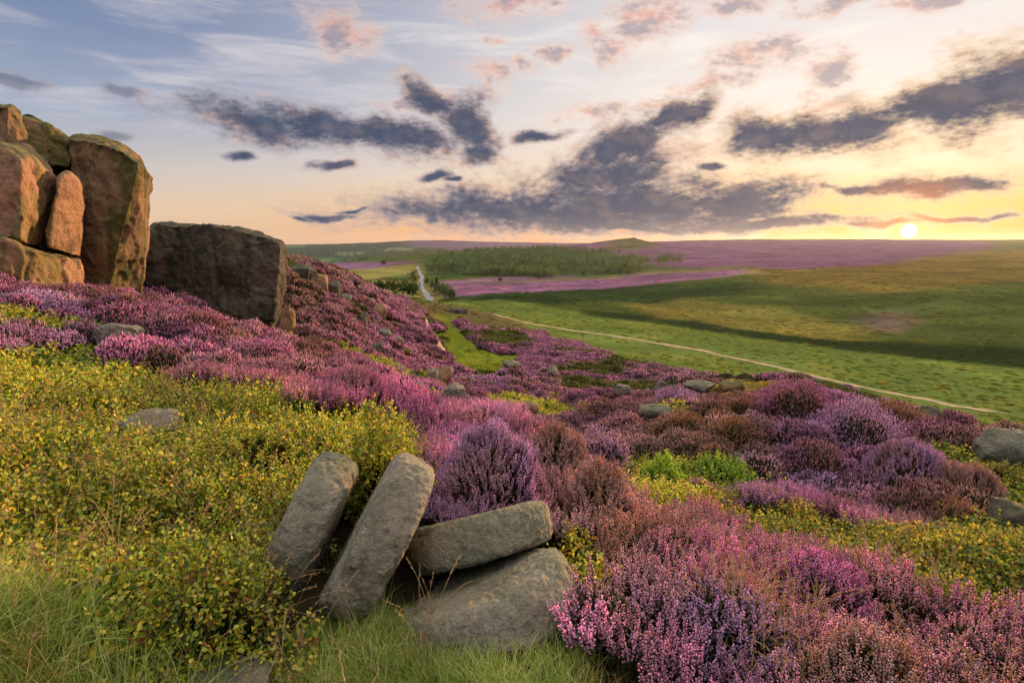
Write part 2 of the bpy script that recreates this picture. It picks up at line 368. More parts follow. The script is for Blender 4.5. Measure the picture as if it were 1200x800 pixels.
cam_d = bpy.data.cameras.new('camera'); cam = bpy.data.objects.new('camera', cam_d); COL.objects.link(cam)
cam_d.sensor_width = 36; cam_d.lens = 20.01; cam_d.clip_start = .05; cam_d.clip_end = 20000
cam.rotation_euler = (PI / 2 - PITCH, 0, 0); scene.camera = cam
vs = scene.view_settings; vs.view_transform = 'Standard'; vs.look = 'None'; vs.exposure = .44; vs.gamma = 1; vs.use_curve_mapping = False
cy = scene.cycles; cy.max_bounces = 4; cy.diffuse_bounces = 2; cy.glossy_bounces = 1; cy.transmission_bounces = 3; cy.volume_bounces = 0
cy.transparent_max_bounces = 8; cy.caustics_reflective = False; cy.caustics_refractive = False; cy.use_denoising = True
cy.sample_clamp_indirect = 4; cy.use_adaptive_sampling = True; cy.adaptive_threshold = .015

# ------------------------------------------------------------------ mesh helpers
def mesh_from(name, V, F, mat=None, attrs=None, smooth=False):
    """V (n,3), F (m,k) of equal size k or list of arrays"""
    me = bpy.data.meshes.new(name); V = np.asarray(V, np.float32)
    Fs = [np.asarray(f, np.int32) for f in (F if isinstance(F, list) else [F]) if len(f)]
    me.vertices.add(len(V)); me.vertices.foreach_set('co', V.ravel())
    tot = sum(f.size for f in Fs); np_ = sum(len(f) for f in Fs)
    me.loops.add(tot); me.loops.foreach_set('vertex_index', np.concatenate([f.ravel() for f in Fs]))
    me.polygons.add(np_)
    sizes = np.concatenate([np.full(len(f), f.shape[1], np.int32) for f in Fs])
    me.polygons.foreach_set('loop_start', np.r_[0, np.cumsum(sizes)[:-1]].astype(np.int32))
    if smooth: me.polygons.foreach_set('use_smooth', np.ones(np_, bool))
    for an, arr in (attrs or {}).items():
        arr = np.asarray(arr, np.float32)
        if arr.ndim == 1:
            a = me.attributes.new(an, 'FLOAT', 'POINT'); a.data.foreach_set('value', arr)
        else:
            if arr.shape[1] == 3: arr = np.c_[arr, np.ones(len(arr), np.float32)]
            a = me.attributes.new(an, 'FLOAT_COLOR', 'POINT'); a.data.foreach_set('color', arr.ravel())
    if mat: me.materials.append(mat)
    me.update(calc_edges=True); return me
def link(name, me, parent=None, loc=None, rot=None, scale=None, **props):
    o = bpy.data.objects.new(name, me); COL.objects.link(o)
    if parent is not None: o.parent = parent
    if loc is not None: o.location = loc
    if rot is not None: o.rotation_euler = rot
    if scale is not None: o.scale = scale
    for k_, v_ in props.items(): o[k_] = v_
    return o

# ------------------------------------------------------------------ ground sheet
def ground_material():
    m, N = material('moorland_ground')
    a = N.new('ShaderNodeAttribute', attribute_name='cover')
    geo = N.new('ShaderNodeNewGeometry'); pos = geo.outputs['Position']
    n1 = N.noise(pos, .9, 6, .65).outputs[0]; n2 = N.noise(pos, 14, 5, .65).outputs[0]; n3 = N.noise(pos, .07, 6, .6).outputs[0]
    mp = N.new('ShaderNodeMapping', inp={'Vector': pos, 'Scale': (.02, .05, .05)})
    n4 = N.noise(mp.outputs[0], 1, 7, .68).outputs[0]
    f = N.m('ADD', N.m('ADD', N.m('MULTIPLY', n1, .9), N.m('MULTIPLY', n2, .5)), N.m('ADD', N.m('MULTIPLY', n3, .9), N.m('MULTIPLY', n4, .9)))
    f = N.m('POWER', N.m('DIVIDE', f, 1.6), 2.2)
    c = N.mix(1.0, a.outputs['Color'], N.new('ShaderNodeCombineXYZ', inp={0: f, 1: f, 2: f}).outputs[0], 'MULTIPLY')
    c = N.mix(N.m('MULTIPLY', N.sstep(n3, .5, .66), .45), c, N.mix(1.0, c, (1.7, 1.05, .75), 'MULTIPLY'))
    b = N.new('ShaderNodeBump', inp={'Strength': .9, 'Distance': .25, 'Height': N.m('ADD', n1, N.m('MULTIPLY', n2, .15))})
    p = N.new('ShaderNodeBsdfDiffuse', inp={'Color': c, 'Roughness': .8, 'Normal': b.outputs[0]})
    o = N.new('ShaderNodeOutputMaterial', inp={0: p.outputs[0]})
    return m
COVER = {}
def cover_at(X, Y):
    i = np.clip(np.searchsorted(COVER['az'], np.arctan2(X, Y)), 0, len(COVER['az']) - 1); j = np.clip(np.searchsorted(COVER['lr'], np.log(np.hypot(X, Y))), 0, len(COVER['lr']) - 1)
    return COVER['c'][i, j]
def build_ground():
    az = np.radians(np.unique(np.r_[np.arange(-180, -54, 3), np.arange(-54, 57, .11), np.arange(57, 180.1, 3)].round(4))[:-1])
    az = az[az < PI - 1e-3]
    lr = np.r_[np.arange(math.log(.35), math.log(60), .016), np.arange(math.log(60), math.log(5200), .0085)]
    A, L = np.meshgrid(az, lr, indexing='ij'); r = np.exp(L)
    X = (np.sin(A) * r).ravel(); Y = (np.cos(A) * r).ravel(); z = ground(X, Y)
    cov, zid, px, py = landcover(X, Y, z)
    na, nl = len(az), len(lr); Cg = cov.reshape(na, nl, 3).copy(); rg = r[0]; S = Cg.copy()
    for ax, w in ((0, 8), (1, 1), (0, 8), (1, 1)):
        acc = sum(np.roll(S, q, axis=ax) for q in range(-w, w + 1)) / (2 * w + 1); S = acc
    wt = ss(30, 70, rg)[None, :, None] * (1 - .45 * ss(900, 1300, rg))[None, :, None] * np.ones((na, 1, 1)); fld = np.abs(az) < math.radians(49); wt = wt * fld[:, None, None]
    Cg = Cg * (1 - wt) + S * wt; cov = Cg.reshape(-1, 3)
    COVER.update(az=az, lr=lr, c=Cg)
    # far woods and hedgerows stand up a little
    nb = 1 + (1.5 * (fbm(X * .035, Y * .07, seed=8, octv=5) - .5)) * ss(30, 90, np.hypot(X, Y)); cov = cov * nb[:, None]
    rr = np.hypot(X, Y)
    t = near_turf(X, Y) ; cov[t] = TURF
    na, nl = A.shape
    idx = np.arange(na * nl).reshape(na, nl)
    i0 = idx; i1 = np.roll(idx, -1, axis=0)
    F = np.stack([i0[:, :-1], i0[:, 1:], i1[:, 1:], i1[:, :-1]], -1).reshape(-1, 4)
    V = np.c_[X, Y, z]
    c = len(V); V = np.r_[V, [[0, 0, float(z[idx[:, 0]].mean())]]]; cov = np.r_[cov, [SOIL]]
    tri = np.stack([np.full(na, c), idx[:, 0], np.roll(idx[:, 0], -1)], -1)
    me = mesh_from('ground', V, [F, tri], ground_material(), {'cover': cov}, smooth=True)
    link('ground', me, kind='structure', label='rolling moorland ground falling from the stones to a green valley')
build_ground()
# ------------------------------------------------------------------ air
def build_haze():
    m, N = material('hazy_air')
    v = N.new('ShaderNodeVolumePrincipled', inp={'Color': (.80, .87, 1.0, 1), 'Density': HAZE_D, 'Anisotropy': .55})
    N.new('ShaderNodeOutputMaterial', inp={1: v.outputs[0]})
    R = 5400; z0, z1 = -230.0, 62.0
    V = [(x, y, z) for z in (z0, z1) for x, y in ((-R, -R), (R, -R), (R, R), (-R, R))]
    F = [(3, 2, 1, 0), (4, 5, 6, 7), (0, 1, 5, 4), (1, 2, 6, 5), (2, 3, 7, 6), (3, 0, 4, 7)]
    link('haze', mesh_from('haze', V, np.array(F), m), kind='stuff')
HAZE_D = 0.55e-4
build_haze()
# ------------------------------------------------------------------ rocks
def stone_material(name, warm, olive, pale, streak=1.0, moss_top=.6, pit=1.0, lichen=.5, grain=.55, soft=1.0):
    m, N = material(name)
    tc = N.new('ShaderNodeTexCoord'); geo = N.new('ShaderNodeNewGeometry')
    oi = N.new('ShaderNodeObjectInfo')
    off = N.new('ShaderNodeVectorMath', operation='ADD', inp={0: geo.outputs['Position'], 1: (3.3, 1.7, 5.2)}).outputs[0]
    mp = N.new('ShaderNodeMapping', inp={'Vector': off, 'Scale': (1.6, 1.6, .38 if streak else 1.6)})
    s1 = N.noise(mp.outputs[0], 1.2, 5, .6, .5).outputs[0]
    s2 = N.noise(off, 5, 7, .7).outputs[0]
    s3 = N.noise(off, 60, 4, .7).outputs[0]
    s4 = N.noise(off, 19, 5, .68, .4).outputs[0]
    c = N.mix(N.sstep(s1, .44, .58), warm, olive)
    c = N.mix(N.m('MULTIPLY', N.sstep(s2, .5, .68), .6), c, pale)
    up = N.new('ShaderNodeSeparateXYZ', inp={0: geo.outputs['Normal']}).outputs[2]
    mossf = N.m('MULTIPLY', N.sstep(N.m('ADD', up, N.m('MULTIPLY', N.m('SUBTRACT', s2, .5), 1.4)), .25, .95), moss_top)
    c = N.mix(mossf, c, (.13, .13, .035))
    c = N.mix(N.m('MULTIPLY', N.sstep(s4, .56, .70), lichen), c, (.34, .35, .27))
    sp = N.noise(off, 34, 2, .5).outputs[0]
    c = N.mix(N.m('MULTIPLY', N.sstep(sp, .62, .68), lichen * .9), c, (.46, .46, .38))
    st = N.noise(off, 2.6, 4, .65, .8).outputs[0]
    c = N.mix(N.m('MULTIPLY', N.sstep(st, .50, .66), .45), c, (.07, .065, .045))
    k = N.m('ADD', 1.0 - grain, N.m('MULTIPLY', N.m('ADD', s3, s4), grain))
    s5 = N.noise(off, 160, 3, .7).outputs[0]; k = N.m('ADD', k, N.m('MULTIPLY', N.m('SUBTRACT', s5, .5), grain * 1.6))
    c = N.mix(1.0, c, N.new('ShaderNodeCombineXYZ', inp={0: k, 1: k, 2: k}).outputs[0], 'MULTIPLY')
    h = N.m('ADD', N.m('ADD', N.m('MULTIPLY', s2, 1.0 * soft), N.m('MULTIPLY', s4, .45 * soft)), N.m('MULTIPLY', s3, .14 * pit))
    b = N.new('ShaderNodeBump', inp={'Strength': .8, 'Distance': .09 , 'Height': h})
    p = N.new('ShaderNodeBsdfPrincipled', inp={'Base Color': c, 'Roughness': .92, 'Normal': b.outputs[0]})
    p.inputs['Specular IOR Level'].default_value = .25
    N.new('ShaderNodeOutputMaterial', inp={0: p.outputs[0]}); return m
M_CRAG = stone_material('weathered_gritstone', (.27, .155, .08), (.10, .09, .02), (.37, .21, .12), 1, .7, .5, .2)
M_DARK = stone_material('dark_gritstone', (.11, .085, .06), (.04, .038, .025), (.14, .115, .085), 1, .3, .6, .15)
M_BLOCK = stone_material('pink_gritstone', (.43, .23, .13), (.24, .17, .06), (.48, .27, .18), 1, .7, .5, .15)
M_BOULDER = stone_material('grey_gritstone', (.24, .20, .145), (.15, .14, .10), (.32, .285, .23), 0, .3, .8, .4, .7)
M_MILL = stone_material('millstone_grit', (.40, .335, .245), (.25, .235, .15), (.50, .44, .36), 0, .30, 4.5, .5, .85, .3)

def remesh_to(name, bm, voxel, smooth_it, disp, mat, sub=None):
    me0 = bpy.data.meshes.new('tmp'); bm.to_mesh(me0); bm.free()
    o = bpy.data.objects.new('tmp', me0); COL.objects.link(o)
    md = o.modifiers.new('r', 'REMESH'); md.mode = 'VOXEL'; md.voxel_size = voxel; md.use_smooth_shade = True
    if smooth_it:
        sm = o.modifiers.new('s', 'SMOOTH'); sm.iterations = smooth_it; sm.factor = .6
    dg = bpy.context.evaluated_depsgraph_get(); dg.update()
    me = bpy.data.meshes.new_from_object(o.evaluated_get(dg)); bpy.data.objects.remove(o); bpy.data.meshes.remove(me0)
    n = len(me.vertices); V = np.empty(n * 3, np.float32); me.vertices.foreach_get('co', V); V = V.reshape(-1, 3)
    Nn = np.empty(n * 3, np.float32); me.vertex_normals.foreach_get('vector', Nn); Nn = Nn.reshape(-1, 3)
    d = disp(V.astype(float), Nn)
    V = V + Nn * d[:, None]
    me.vertices.foreach_set('co', V.astype(np.float32).ravel()); me.name = name
    me.materials.clear(); me.materials.append(mat)
    me.polygons.foreach_set('use_smooth', np.ones(len(me.polygons), bool)); me.update(); return me
def hull_bm(pts):
    bm = bmesh.new()
    for p in pts: bm.verts.new(p)
    bmesh.ops.convex_hull(bm, input=bm.verts[:], use_existing_faces=False)
    loose = [v for v in bm.verts if not v.link_faces]
    bmesh.ops.delete(bm, geom=loose, context='VERTS')
    bmesh.ops.recalc_face_normals(bm, faces=bm.faces[:]); return bm
def rough(seed, big=.035, mid=.022, fine=.009, bed=.012, f=1.0, step=.0):
    def d(V, Nn):
        x, y, z = V[:, 0] * f, V[:, 1] * f, V[:, 2] * f
        a = big * 2 * (fbm(x * 1.3, y * 1.3, z * 1.3, seed, 3) - .5)
        a += mid * 2 * (fbm(x * 5, y * 5, z * 5, seed + 9, 3) - .5)
        a += fine * 2 * (vnoise(x * 22, y * 22, z * 22, seed + 4) - .5)
        if step:
            q = fbm(x * .8 + 4, y * .8, z * .6, seed + 20, 4) * 9; fr = q - np.floor(q); a += step / 9 * (np.floor(q) + ss(.38, .62, fr) - 4.5)
            q = fbm(x * 2.1, y * 2.1 + 7, z * 1.7, seed + 30, 3) * 7; fr = q - np.floor(q); a += step * .35 / 7 * (np.floor(q) + ss(.36, .64, fr) - 3.5)
        # bedding grooves and joints
        w = z * .9 + 1.8 * fbm(x * .5, y * .5, z * .5, seed + 3, 3)
        g = np.abs((w % 1) - .5); a -= bed * np.exp(-(g / .03) ** 2) * (fbm(x, y, z, seed + 12, 2) > .46)
        r = np.abs(fbm(x * .9, y * .9, z * .45, seed + 6, 3) - .5); a -= bed * 1.4 * np.exp(-(r / .010) ** 2)
        return a
    return d
def px_rock(name, pts, mat, label, voxel=.045, seed=1, sm=4, group=None, **kw):
    bm = hull_bm([at(*p) for p in pts])
    me = remesh_to(name, bm, voxel, sm, rough(seed, **dict(dict(step=.42), **kw)), mat)
    # object origin at the foot of the rock
    n = len(me.vertices); V = np.empty(n * 3, np.float32); me.vertices.foreach_get('co', V); V = V.reshape(-1, 3)
    c = V.mean(0); c[2] = V[:, 2].min(); V -= c; me.vertices.foreach_set('co', V.ravel()); me.update()
    o = link(name, me, loc=tuple(float(v) for v in c), label=label, category='rock')
    if group: o['group'] = group
    return o
CRAG = 'blocks of the gritstone crag'
px_rock('crag_slab', [(80,161,11.5),(100,163,11.3),(135,170,11.15),(163,189,11.1),(126,345,11.1),(95,350,11.3),(80,300,11.5),
    (172,196,11.7),(179,208,12.0),(181,232,12.1),(178,265,12.1),(168,350,12.0),(95,163,13.5),(150,174,13.5),(90,340,13.5)], M_CRAG,
    'tallest slab of the crag, olive streaked front and a sunlit orange right face', .03, 3, 1, CRAG, big=.03)
px_rock('crag_block', [(-60,160,9.4),(-5,170,9.3),(24,184,9.2),(24,282,9.2),(-5,272,9.3),(-60,262,9.4),(45,186,9.9),(66,207,10.2),(68,226,10.3),(50,290,10.3),(34,290,9.9),
    (-60,150,11.5),(0,150,11.5),(62,190,11.6),(50,280,11.5),(-60,260,11.5)], M_BLOCK, 'broad pink and tan crag block at the left edge under the round cap rock', .03, 5, 1, CRAG)
px_rock('crag_block', [(70,206,9.9),(80,202,10.1),(92,212,10.3),(101,246,10.6),(96,303,10.6),(55,290,9.8),(53,270,9.8),(66,228,9.8),(75,205,11.4),(98,230,11.4),(95,300,11.4),(60,290,11.4)],
    M_BLOCK, 'narrow upright crag block wedged between the broad block and the tall slab', .03, 8, 1, CRAG, big=.012, step=.18)
px_rock('crag_block', [(-60,268,8.9),(0,279,9.0),(40,293,9.3),(60,296,9.7),(95,305,10.4),(98,345,10.4),(60,352,9.6),(0,345,9.0),(-60,335,8.9),(-60,262,11),(90,300,11.5),(95,340,11.5)],
    M_BLOCK, 'low orange footing block of the crag rising out of the heather', .03, 11, 1, CRAG)
px_rock('crag_block', [(-60,117,10.2),(-5,120,10.2),(12,122,10.3),(24,134,10.5),(38,168,10.7),(37,190,10.6),(10,182,10.2),(-60,165,10.0),(-60,118,13),(20,128,12.6),(38,185,12.6)],
    M_CRAG, 'rounded dark brown cap rock on top of the crag at the left edge', .03, 14, 1, CRAG)
px_rock('crag_block', [(22,137,11.2),(42,141,11.3),(60,150,11.5),(84,165,11.8),(82,196,11.5),(62,198,11.3),(36,186,10.9),(26,170,11.0),(24,138,13.2),(84,164,13.4),(80,190,13.4)],
    M_CRAG, 'olive green ledge block of the crag behind the cap rock', .03, 17, 1, CRAG)
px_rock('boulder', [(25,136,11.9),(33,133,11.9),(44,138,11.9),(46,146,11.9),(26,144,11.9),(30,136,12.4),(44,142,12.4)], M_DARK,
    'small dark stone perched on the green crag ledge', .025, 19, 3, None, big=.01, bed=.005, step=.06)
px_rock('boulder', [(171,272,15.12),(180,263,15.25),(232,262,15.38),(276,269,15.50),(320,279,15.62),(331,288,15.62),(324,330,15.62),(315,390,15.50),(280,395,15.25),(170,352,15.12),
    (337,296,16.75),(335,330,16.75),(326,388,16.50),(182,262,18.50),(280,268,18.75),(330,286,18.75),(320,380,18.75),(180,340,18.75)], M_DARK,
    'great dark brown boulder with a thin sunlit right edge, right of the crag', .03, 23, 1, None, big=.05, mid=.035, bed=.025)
px_rock('boulder', [(329,364,14.88),(338,357,14.88),(346,366,15.12),(347,384,15.36),(342,398,15.12),(328,396,14.88),(333,360,15.60),(345,380,15.72)], M_BLOCK,
    'small yellowish stone at the foot of the great dark boulder', .03, 29, 4, None, big=.01, bed=.005, step=.06)

def boulder(px, py, Y, wpx, hpx, label, seed, mat=M_BOULDER, flat=.5, sink=.5, rot=None, group=None):
    """a freestanding stone: an angular hull cut by random planes; (px,py) its visible centre, size from its apparent width and height"""
    rng = np.random.default_rng(seed); c = at(px, py, Y)
    k = Y / FPX * 1.03; w = wpx * k; h = max(hpx * k, .06) * (1 + sink)
    n = 26; P = rng.normal(size=(n, 3)); P /= np.linalg.norm(P, axis=1)[:, None]
    P = np.sign(P) * np.abs(P) ** .75
    P *= np.array([w * .52, w * .42, h * .52]) * rng.uniform(.85, 1.12, (n, 1))
    P[:, 2] = np.minimum(P[:, 2] + P[:, 0] * rng.uniform(-.25, .25) * h / w, h * .5)
    a = rng.uniform(-.5, .5); ca, sa = math.cos(a), math.sin(a); P = np.c_[P[:, 0] * ca - P[:, 1] * sa, P[:, 0] * sa + P[:, 1] * ca, P[:, 2]]
    vox = max(w / 34, .012); f = 1.0 / max(w, .2)
    me = remesh_to('boulder', hull_bm([Vector(p) for p in P]), vox, 2, rough(seed, big=.05 * w, mid=.022 * w, fine=.006 * w, bed=.012 * w, f=f * 1.4, step=.22 * w), mat)
    o = link('boulder', me, loc=(c.x, c.y, c.z - h * sink * .5), label=label, category='rock')
    if group: o['group'] = group
    return o
G1 = 'boulders tumbled down the far slope'; G2 = 'stones in the heather'
B = [
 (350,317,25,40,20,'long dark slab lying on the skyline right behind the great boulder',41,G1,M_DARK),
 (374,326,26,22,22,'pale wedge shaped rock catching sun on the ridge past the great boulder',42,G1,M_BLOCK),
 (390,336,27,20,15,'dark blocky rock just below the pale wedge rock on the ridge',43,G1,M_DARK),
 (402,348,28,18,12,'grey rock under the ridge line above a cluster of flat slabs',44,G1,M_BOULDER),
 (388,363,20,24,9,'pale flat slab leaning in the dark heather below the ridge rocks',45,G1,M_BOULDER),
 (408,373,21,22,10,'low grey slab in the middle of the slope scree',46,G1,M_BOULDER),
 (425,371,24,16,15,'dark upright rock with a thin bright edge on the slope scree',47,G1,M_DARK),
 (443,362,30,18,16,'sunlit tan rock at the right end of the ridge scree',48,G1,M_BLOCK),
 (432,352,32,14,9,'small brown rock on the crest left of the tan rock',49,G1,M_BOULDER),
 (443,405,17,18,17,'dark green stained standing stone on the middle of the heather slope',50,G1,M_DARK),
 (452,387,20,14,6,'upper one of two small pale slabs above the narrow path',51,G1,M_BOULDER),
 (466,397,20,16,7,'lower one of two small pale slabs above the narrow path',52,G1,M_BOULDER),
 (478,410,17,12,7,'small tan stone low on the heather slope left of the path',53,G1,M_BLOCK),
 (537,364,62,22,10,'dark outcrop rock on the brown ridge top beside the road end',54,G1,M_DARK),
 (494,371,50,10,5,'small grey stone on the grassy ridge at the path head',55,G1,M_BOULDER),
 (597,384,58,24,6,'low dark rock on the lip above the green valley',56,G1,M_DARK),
 (434,441,7.6,28,28,'dark blue grey boulder half behind the near magenta heather',57,G2,M_DARK),
 (455,449,8.0,26,26,'tan faced boulder leaning against the dark blue grey one',58,G2,M_BOULDER),
 (487,452,11,24,9,'flat pale slab just above the near heather bank',59,G2,M_BOULDER),
 (470,431,14,10,5,'tiny pale stone above the flat slab',60,G2,M_BOULDER),
 (507,437,14,14,15,'grey upright stone of the pair by the green clearing',61,G2,M_BOULDER),
 (521,434,14.5,20,10,'wide pale stone of the pair by the green clearing',62,G2,M_BLOCK),
 (529,461,9.5,36,30,'large blue grey boulder among purple heather below the green clearing',63,G2,M_BOULDER),
 (617,474,11,26,12,'pale tilted stone in a grassy gap of the heather',64,G2,M_BLOCK),
 (648,433,21,14,11,'grey stone in the purple heather right of the green clearing',65,G2,M_BOULDER),
 (600,425,22,24,5,'low flat rock on the edge of the green clearing',66,G2,M_BOULDER),
 (728,453,15,20,9,'low grey stone on the purple heather crest',67,G2,M_BOULDER),
 (774,449,15,15,11,'round pale stone sitting on the crest against the green valley',68,G2,M_BOULDER),
 (768,479,9.5,38,10,'flat grey slab on top of the rust coloured heather',69,G2,M_BOULDER),
 (820,450,16,36,6,'long flat grey rock on the crest left of the brown boulder',70,G2,M_BOULDER),
 (857,450,15.5,32,14,'brown pointed boulder in pale grass on the crest',71,G2,M_CRAG),
 (890,483,10,30,10,'pale flat stone in front of the big purple mound',72,G2,M_BOULDER),
 (860,533,7.2,36,12,'dark low stone between rust heather and green bushes',73,G2,M_DARK),
 (1079,482,9.5,46,16,'purplish rock showing on the back of the heather mound',74,G2,M_DARK),
 (1184,517,7.0,74,30,'smooth grey boulder at the right edge, the upper one',75,G2,M_BOULDER),
 (1190,601,5.0,74,44,'dark blue grey boulder at the right edge, the lower one',76,G2,M_DARK),
 (138,386,7.0,66,20,'flat lichen covered slab in the heather under the crag',77,G2,M_BOULDER),
 (176,491,4.3,74,26,'flat grey slab half sunk in the yellow green bilberry',78,G2,M_BOULDER),
 (262,792,2.0,130,26,'flat brown stone at the bottom edge under the bilberry',79,G2,M_BOULDER),
 (160,799,1.95,44,14,'small grey stone at the bottom edge left of the brown one',80,G2,M_BOULDER),
 (740,280,1000,14,5,'tiny tor of rocks crowning the far round hill',81,G1,M_DARK),
]
for (px, py, Y, w_, h_, lab, sd_, g_, m_) in B:
    boulder(px, py, Y, w_, h_, lab, sd_, m_, group=g_)

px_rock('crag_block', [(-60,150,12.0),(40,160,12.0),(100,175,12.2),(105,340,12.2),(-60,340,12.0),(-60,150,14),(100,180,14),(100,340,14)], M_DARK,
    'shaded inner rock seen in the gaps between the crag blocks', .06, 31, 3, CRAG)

# ------------------------------------------------------------------ millstones
def millstone(px, py, Y, axis_deg, tilt_deg, R, H, label, seed):
    """a dressed stone disc: its axis lies axis_deg in the picture plane (0 = right, 90 = up), leaning tilt_deg towards the eye"""
    c = at(px, py, Y); view = c.normalized()
    right = Vector((0, 0, 1)).cross(-view).normalized(); upv = (-view).cross(right).normalized()
    a, t = math.radians(axis_deg), math.radians(tilt_deg)
    ax = (right * math.cos(a) + upv * math.sin(a)) * math.cos(t) - view * math.sin(t)
    bm = bmesh.new(); n = 72; prof = [(R - .058, -H / 2), (R - .026, -H / 2 + .012), (R - .008, -H * .34), (R, -H * .12), (R, H * .12), (R - .008, H * .34), (R - .028, H / 2 - .012), (R - .062, H / 2)]
    rings = []
    rng = np.random.default_rng(seed)
    wob = 1 + .02 * np.sin(np.arange(n) / n * 2 * PI * 3 + seed) + .012 * np.sin(np.arange(n) / n * 2 * PI * 7 + 2 * seed)
    for (r, z) in prof: rings.append([bm.verts.new((r * wob[i] * math.cos(2 * PI * i / n), r * wob[i] * math.sin(2 * PI * i / n), z)) for i in range(n)])
    for q in range(len(prof) - 1):
        for i in range(n): bm.faces.new((rings[q][i], rings[q][(i + 1) % n], rings[q + 1][(i + 1) % n], rings[q + 1][i]))
    bm.faces.new(list(reversed(rings[0]))); bm.faces.new(rings[-1])
    bmesh.ops.recalc_face_normals(bm, faces=bm.faces[:])
    def disp(V, Nn):
        x, y, z = V.T
        a = .011 * 2 * (fbm(x * 3, y * 3, z * 3, seed, 3) - .5) + .004 * (fbm(x * 13, y * 13, z * 13, seed + 5, 3) - .5) * 2
        a += .0060 * (vnoise(x * 55, y * 55, z * 55, seed + 8) - .5) * 2
        chip = np.clip(fbm(x * 6, y * 6, z * 6, seed + 3, 2) - .60, 0, 1) * .22; edge = np.exp(-((np.hypot(x, y) - R) / .05) ** 2) * np.exp(-((np.abs(z) - H / 2) / .05) ** 2)
        pit = np.clip(vnoise(x * 28, y * 28, z * 28, seed + 2) - .74, 0, 1) * .05
        return a - chip * edge - pit
    me = remesh_to('millstone', bm, .0085, 0, disp, M_MILL)
    q = Vector((0, 0, 1)).rotation_difference(ax)
    o = link('millstone', me, loc=c, label=label, category='millstone', group='abandoned millstones leaning in the grass'); o.rotation_mode = 'QUATERNION'; o.rotation_quaternion = q
    return o, ax
MILL = [
 millstone(366, 612, 2.95, -30, 5, .395, .235, 'millstone on edge furthest left, half swallowed by bilberry', 3),
 millstone(444, 626, 2.78, -31, -5, .435, .24, 'second millstone from the left, standing tilted with its rim to the viewer', 5),
 millstone(563, 628, 3.05, 102, 2, .415, .24, 'millstone lying tilted below the purple heather bush, above the flat one', 8),
 millstone(574, 710, 2.60, 110, 16, .455, .27, 'lowest millstone, lying nearly flat with its mossy top showing', 11),
]
# ------------------------------------------------------------------ finding the ground along a line of sight, paths and road
def sight(px, py, rmin=1.2, rmax=4500.):
    d = at(px, py, 1.0); h = math.hypot(d.x, d.y); r = np.exp(np.linspace(math.log(rmin), math.log(rmax), 6000))
    X, Y, Zr = d.x / h * r, d.y / h * r, d.z / h * r; g = ground(X, Y)
    b = np.nonzero(Zr <= g)[0]; i = b[0] if len(b) else int(np.argmin(Zr - g))
    return float(X[i]), float(Y[i]), float(g[i])
def path_points(pp, rmin=3):
    P = np.array([sight(px, py, rmin)[:2] for px, py in pp]); d = np.r_[0, np.cumsum(np.hypot(*np.diff(P, axis=0).T))]
    n = max(int(d[-1] / .7), 20); t = np.linspace(0, d[-1], n); X = np.interp(t, d, P[:, 0]); Y = np.interp(t, d, P[:, 1])
    w = max(3, int(n / len(pp) * .6) | 1); k = np.ones(w) / w
    pad = w // 2; X = np.convolve(np.pad(X, pad, 'edge'), k, 'valid'); Y = np.convolve(np.pad(Y, pad, 'edge'), k, 'valid')
    X = X + .5 * (fbm(t * .15, t * 0, seed=95) - .5) ; return X, Y
def ribbon(name, pp, width, mat, label, lift=.05, rmin=3, brk=0.0, wfar=0.0):
    X, Y = path_points(pp, rmin); T = np.stack([np.gradient(X), np.gradient(Y)], 1); T /= np.linalg.norm(T, axis=1)[:, None]; Nn = np.stack([-T[:, 1], T[:, 0]], 1)
    s = np.arange(len(X)); w = width * (.7 + .6 * fbm(s * .12, s * 0, seed=97)) + wfar * np.hypot(X, Y)
    if brk: w = w * ss(brk - .05, brk + .05, fbm(s * .05, s * 0 + 3, seed=98))
    if name == 'footpath' and rmin == 30: w = w * (.75 + .25 * ss(50, 70, Y)) * (1 - (1 - ss(50, 55, Y)) * ss(.48, .56, fbm(s * .09, s * 0 + 8, seed=94)))
    K = 7; V = []
    for j in range(K):
        o = (j / (K - 1) - .5); e = 1 + .25 * (vnoise(s * .9, s * 0 + j, seed=99) - .5)
        x, y = X + Nn[:, 0] * w * o * e, Y + Nn[:, 1] * w * o * e
        V.append(np.c_[x, y, ground(x, y) + lift + .0006 * np.hypot(x, y) - (.05 if j in (0, K - 1) else 0)])
    V = np.stack(V, 1).reshape(-1, 3); i = (np.arange(len(X) - 1)[:, None] * K + np.arange(K - 1)).ravel()
    F = np.stack([i, i + 1, i + K + 1, i + K], 1)
    if True:
        me = mesh_from(name, V, F, mat, smooth=True); link(name, me, kind='structure', label=label)
    return X, Y, width
def dirt_material(name, a, b, sc):
    m, N = material(name); geo = N.new('ShaderNodeNewGeometry'); n = N.noise(geo.outputs['Position'], sc, 6, .65).outputs[0]
    c = N.mix(N.sstep(n, .35, .65), a, b); bp = N.new('ShaderNodeBump', inp={'Strength': .6, 'Distance': .05, 'Height': n})
    d = N.new('ShaderNodeBsdfDiffuse', inp={'Color': c, 'Normal': bp.outputs[0]}); N.new('ShaderNodeOutputMaterial', inp={0: d.outputs[0]}); return m
M_DIRT = dirt_material('sandy_dirt', (.50, .38, .20), (.33, .25, .12), 1.2); M_ROAD = dirt_material('worn_tarmac', (.36, .32, .29), (.27, .24, .22), .5)
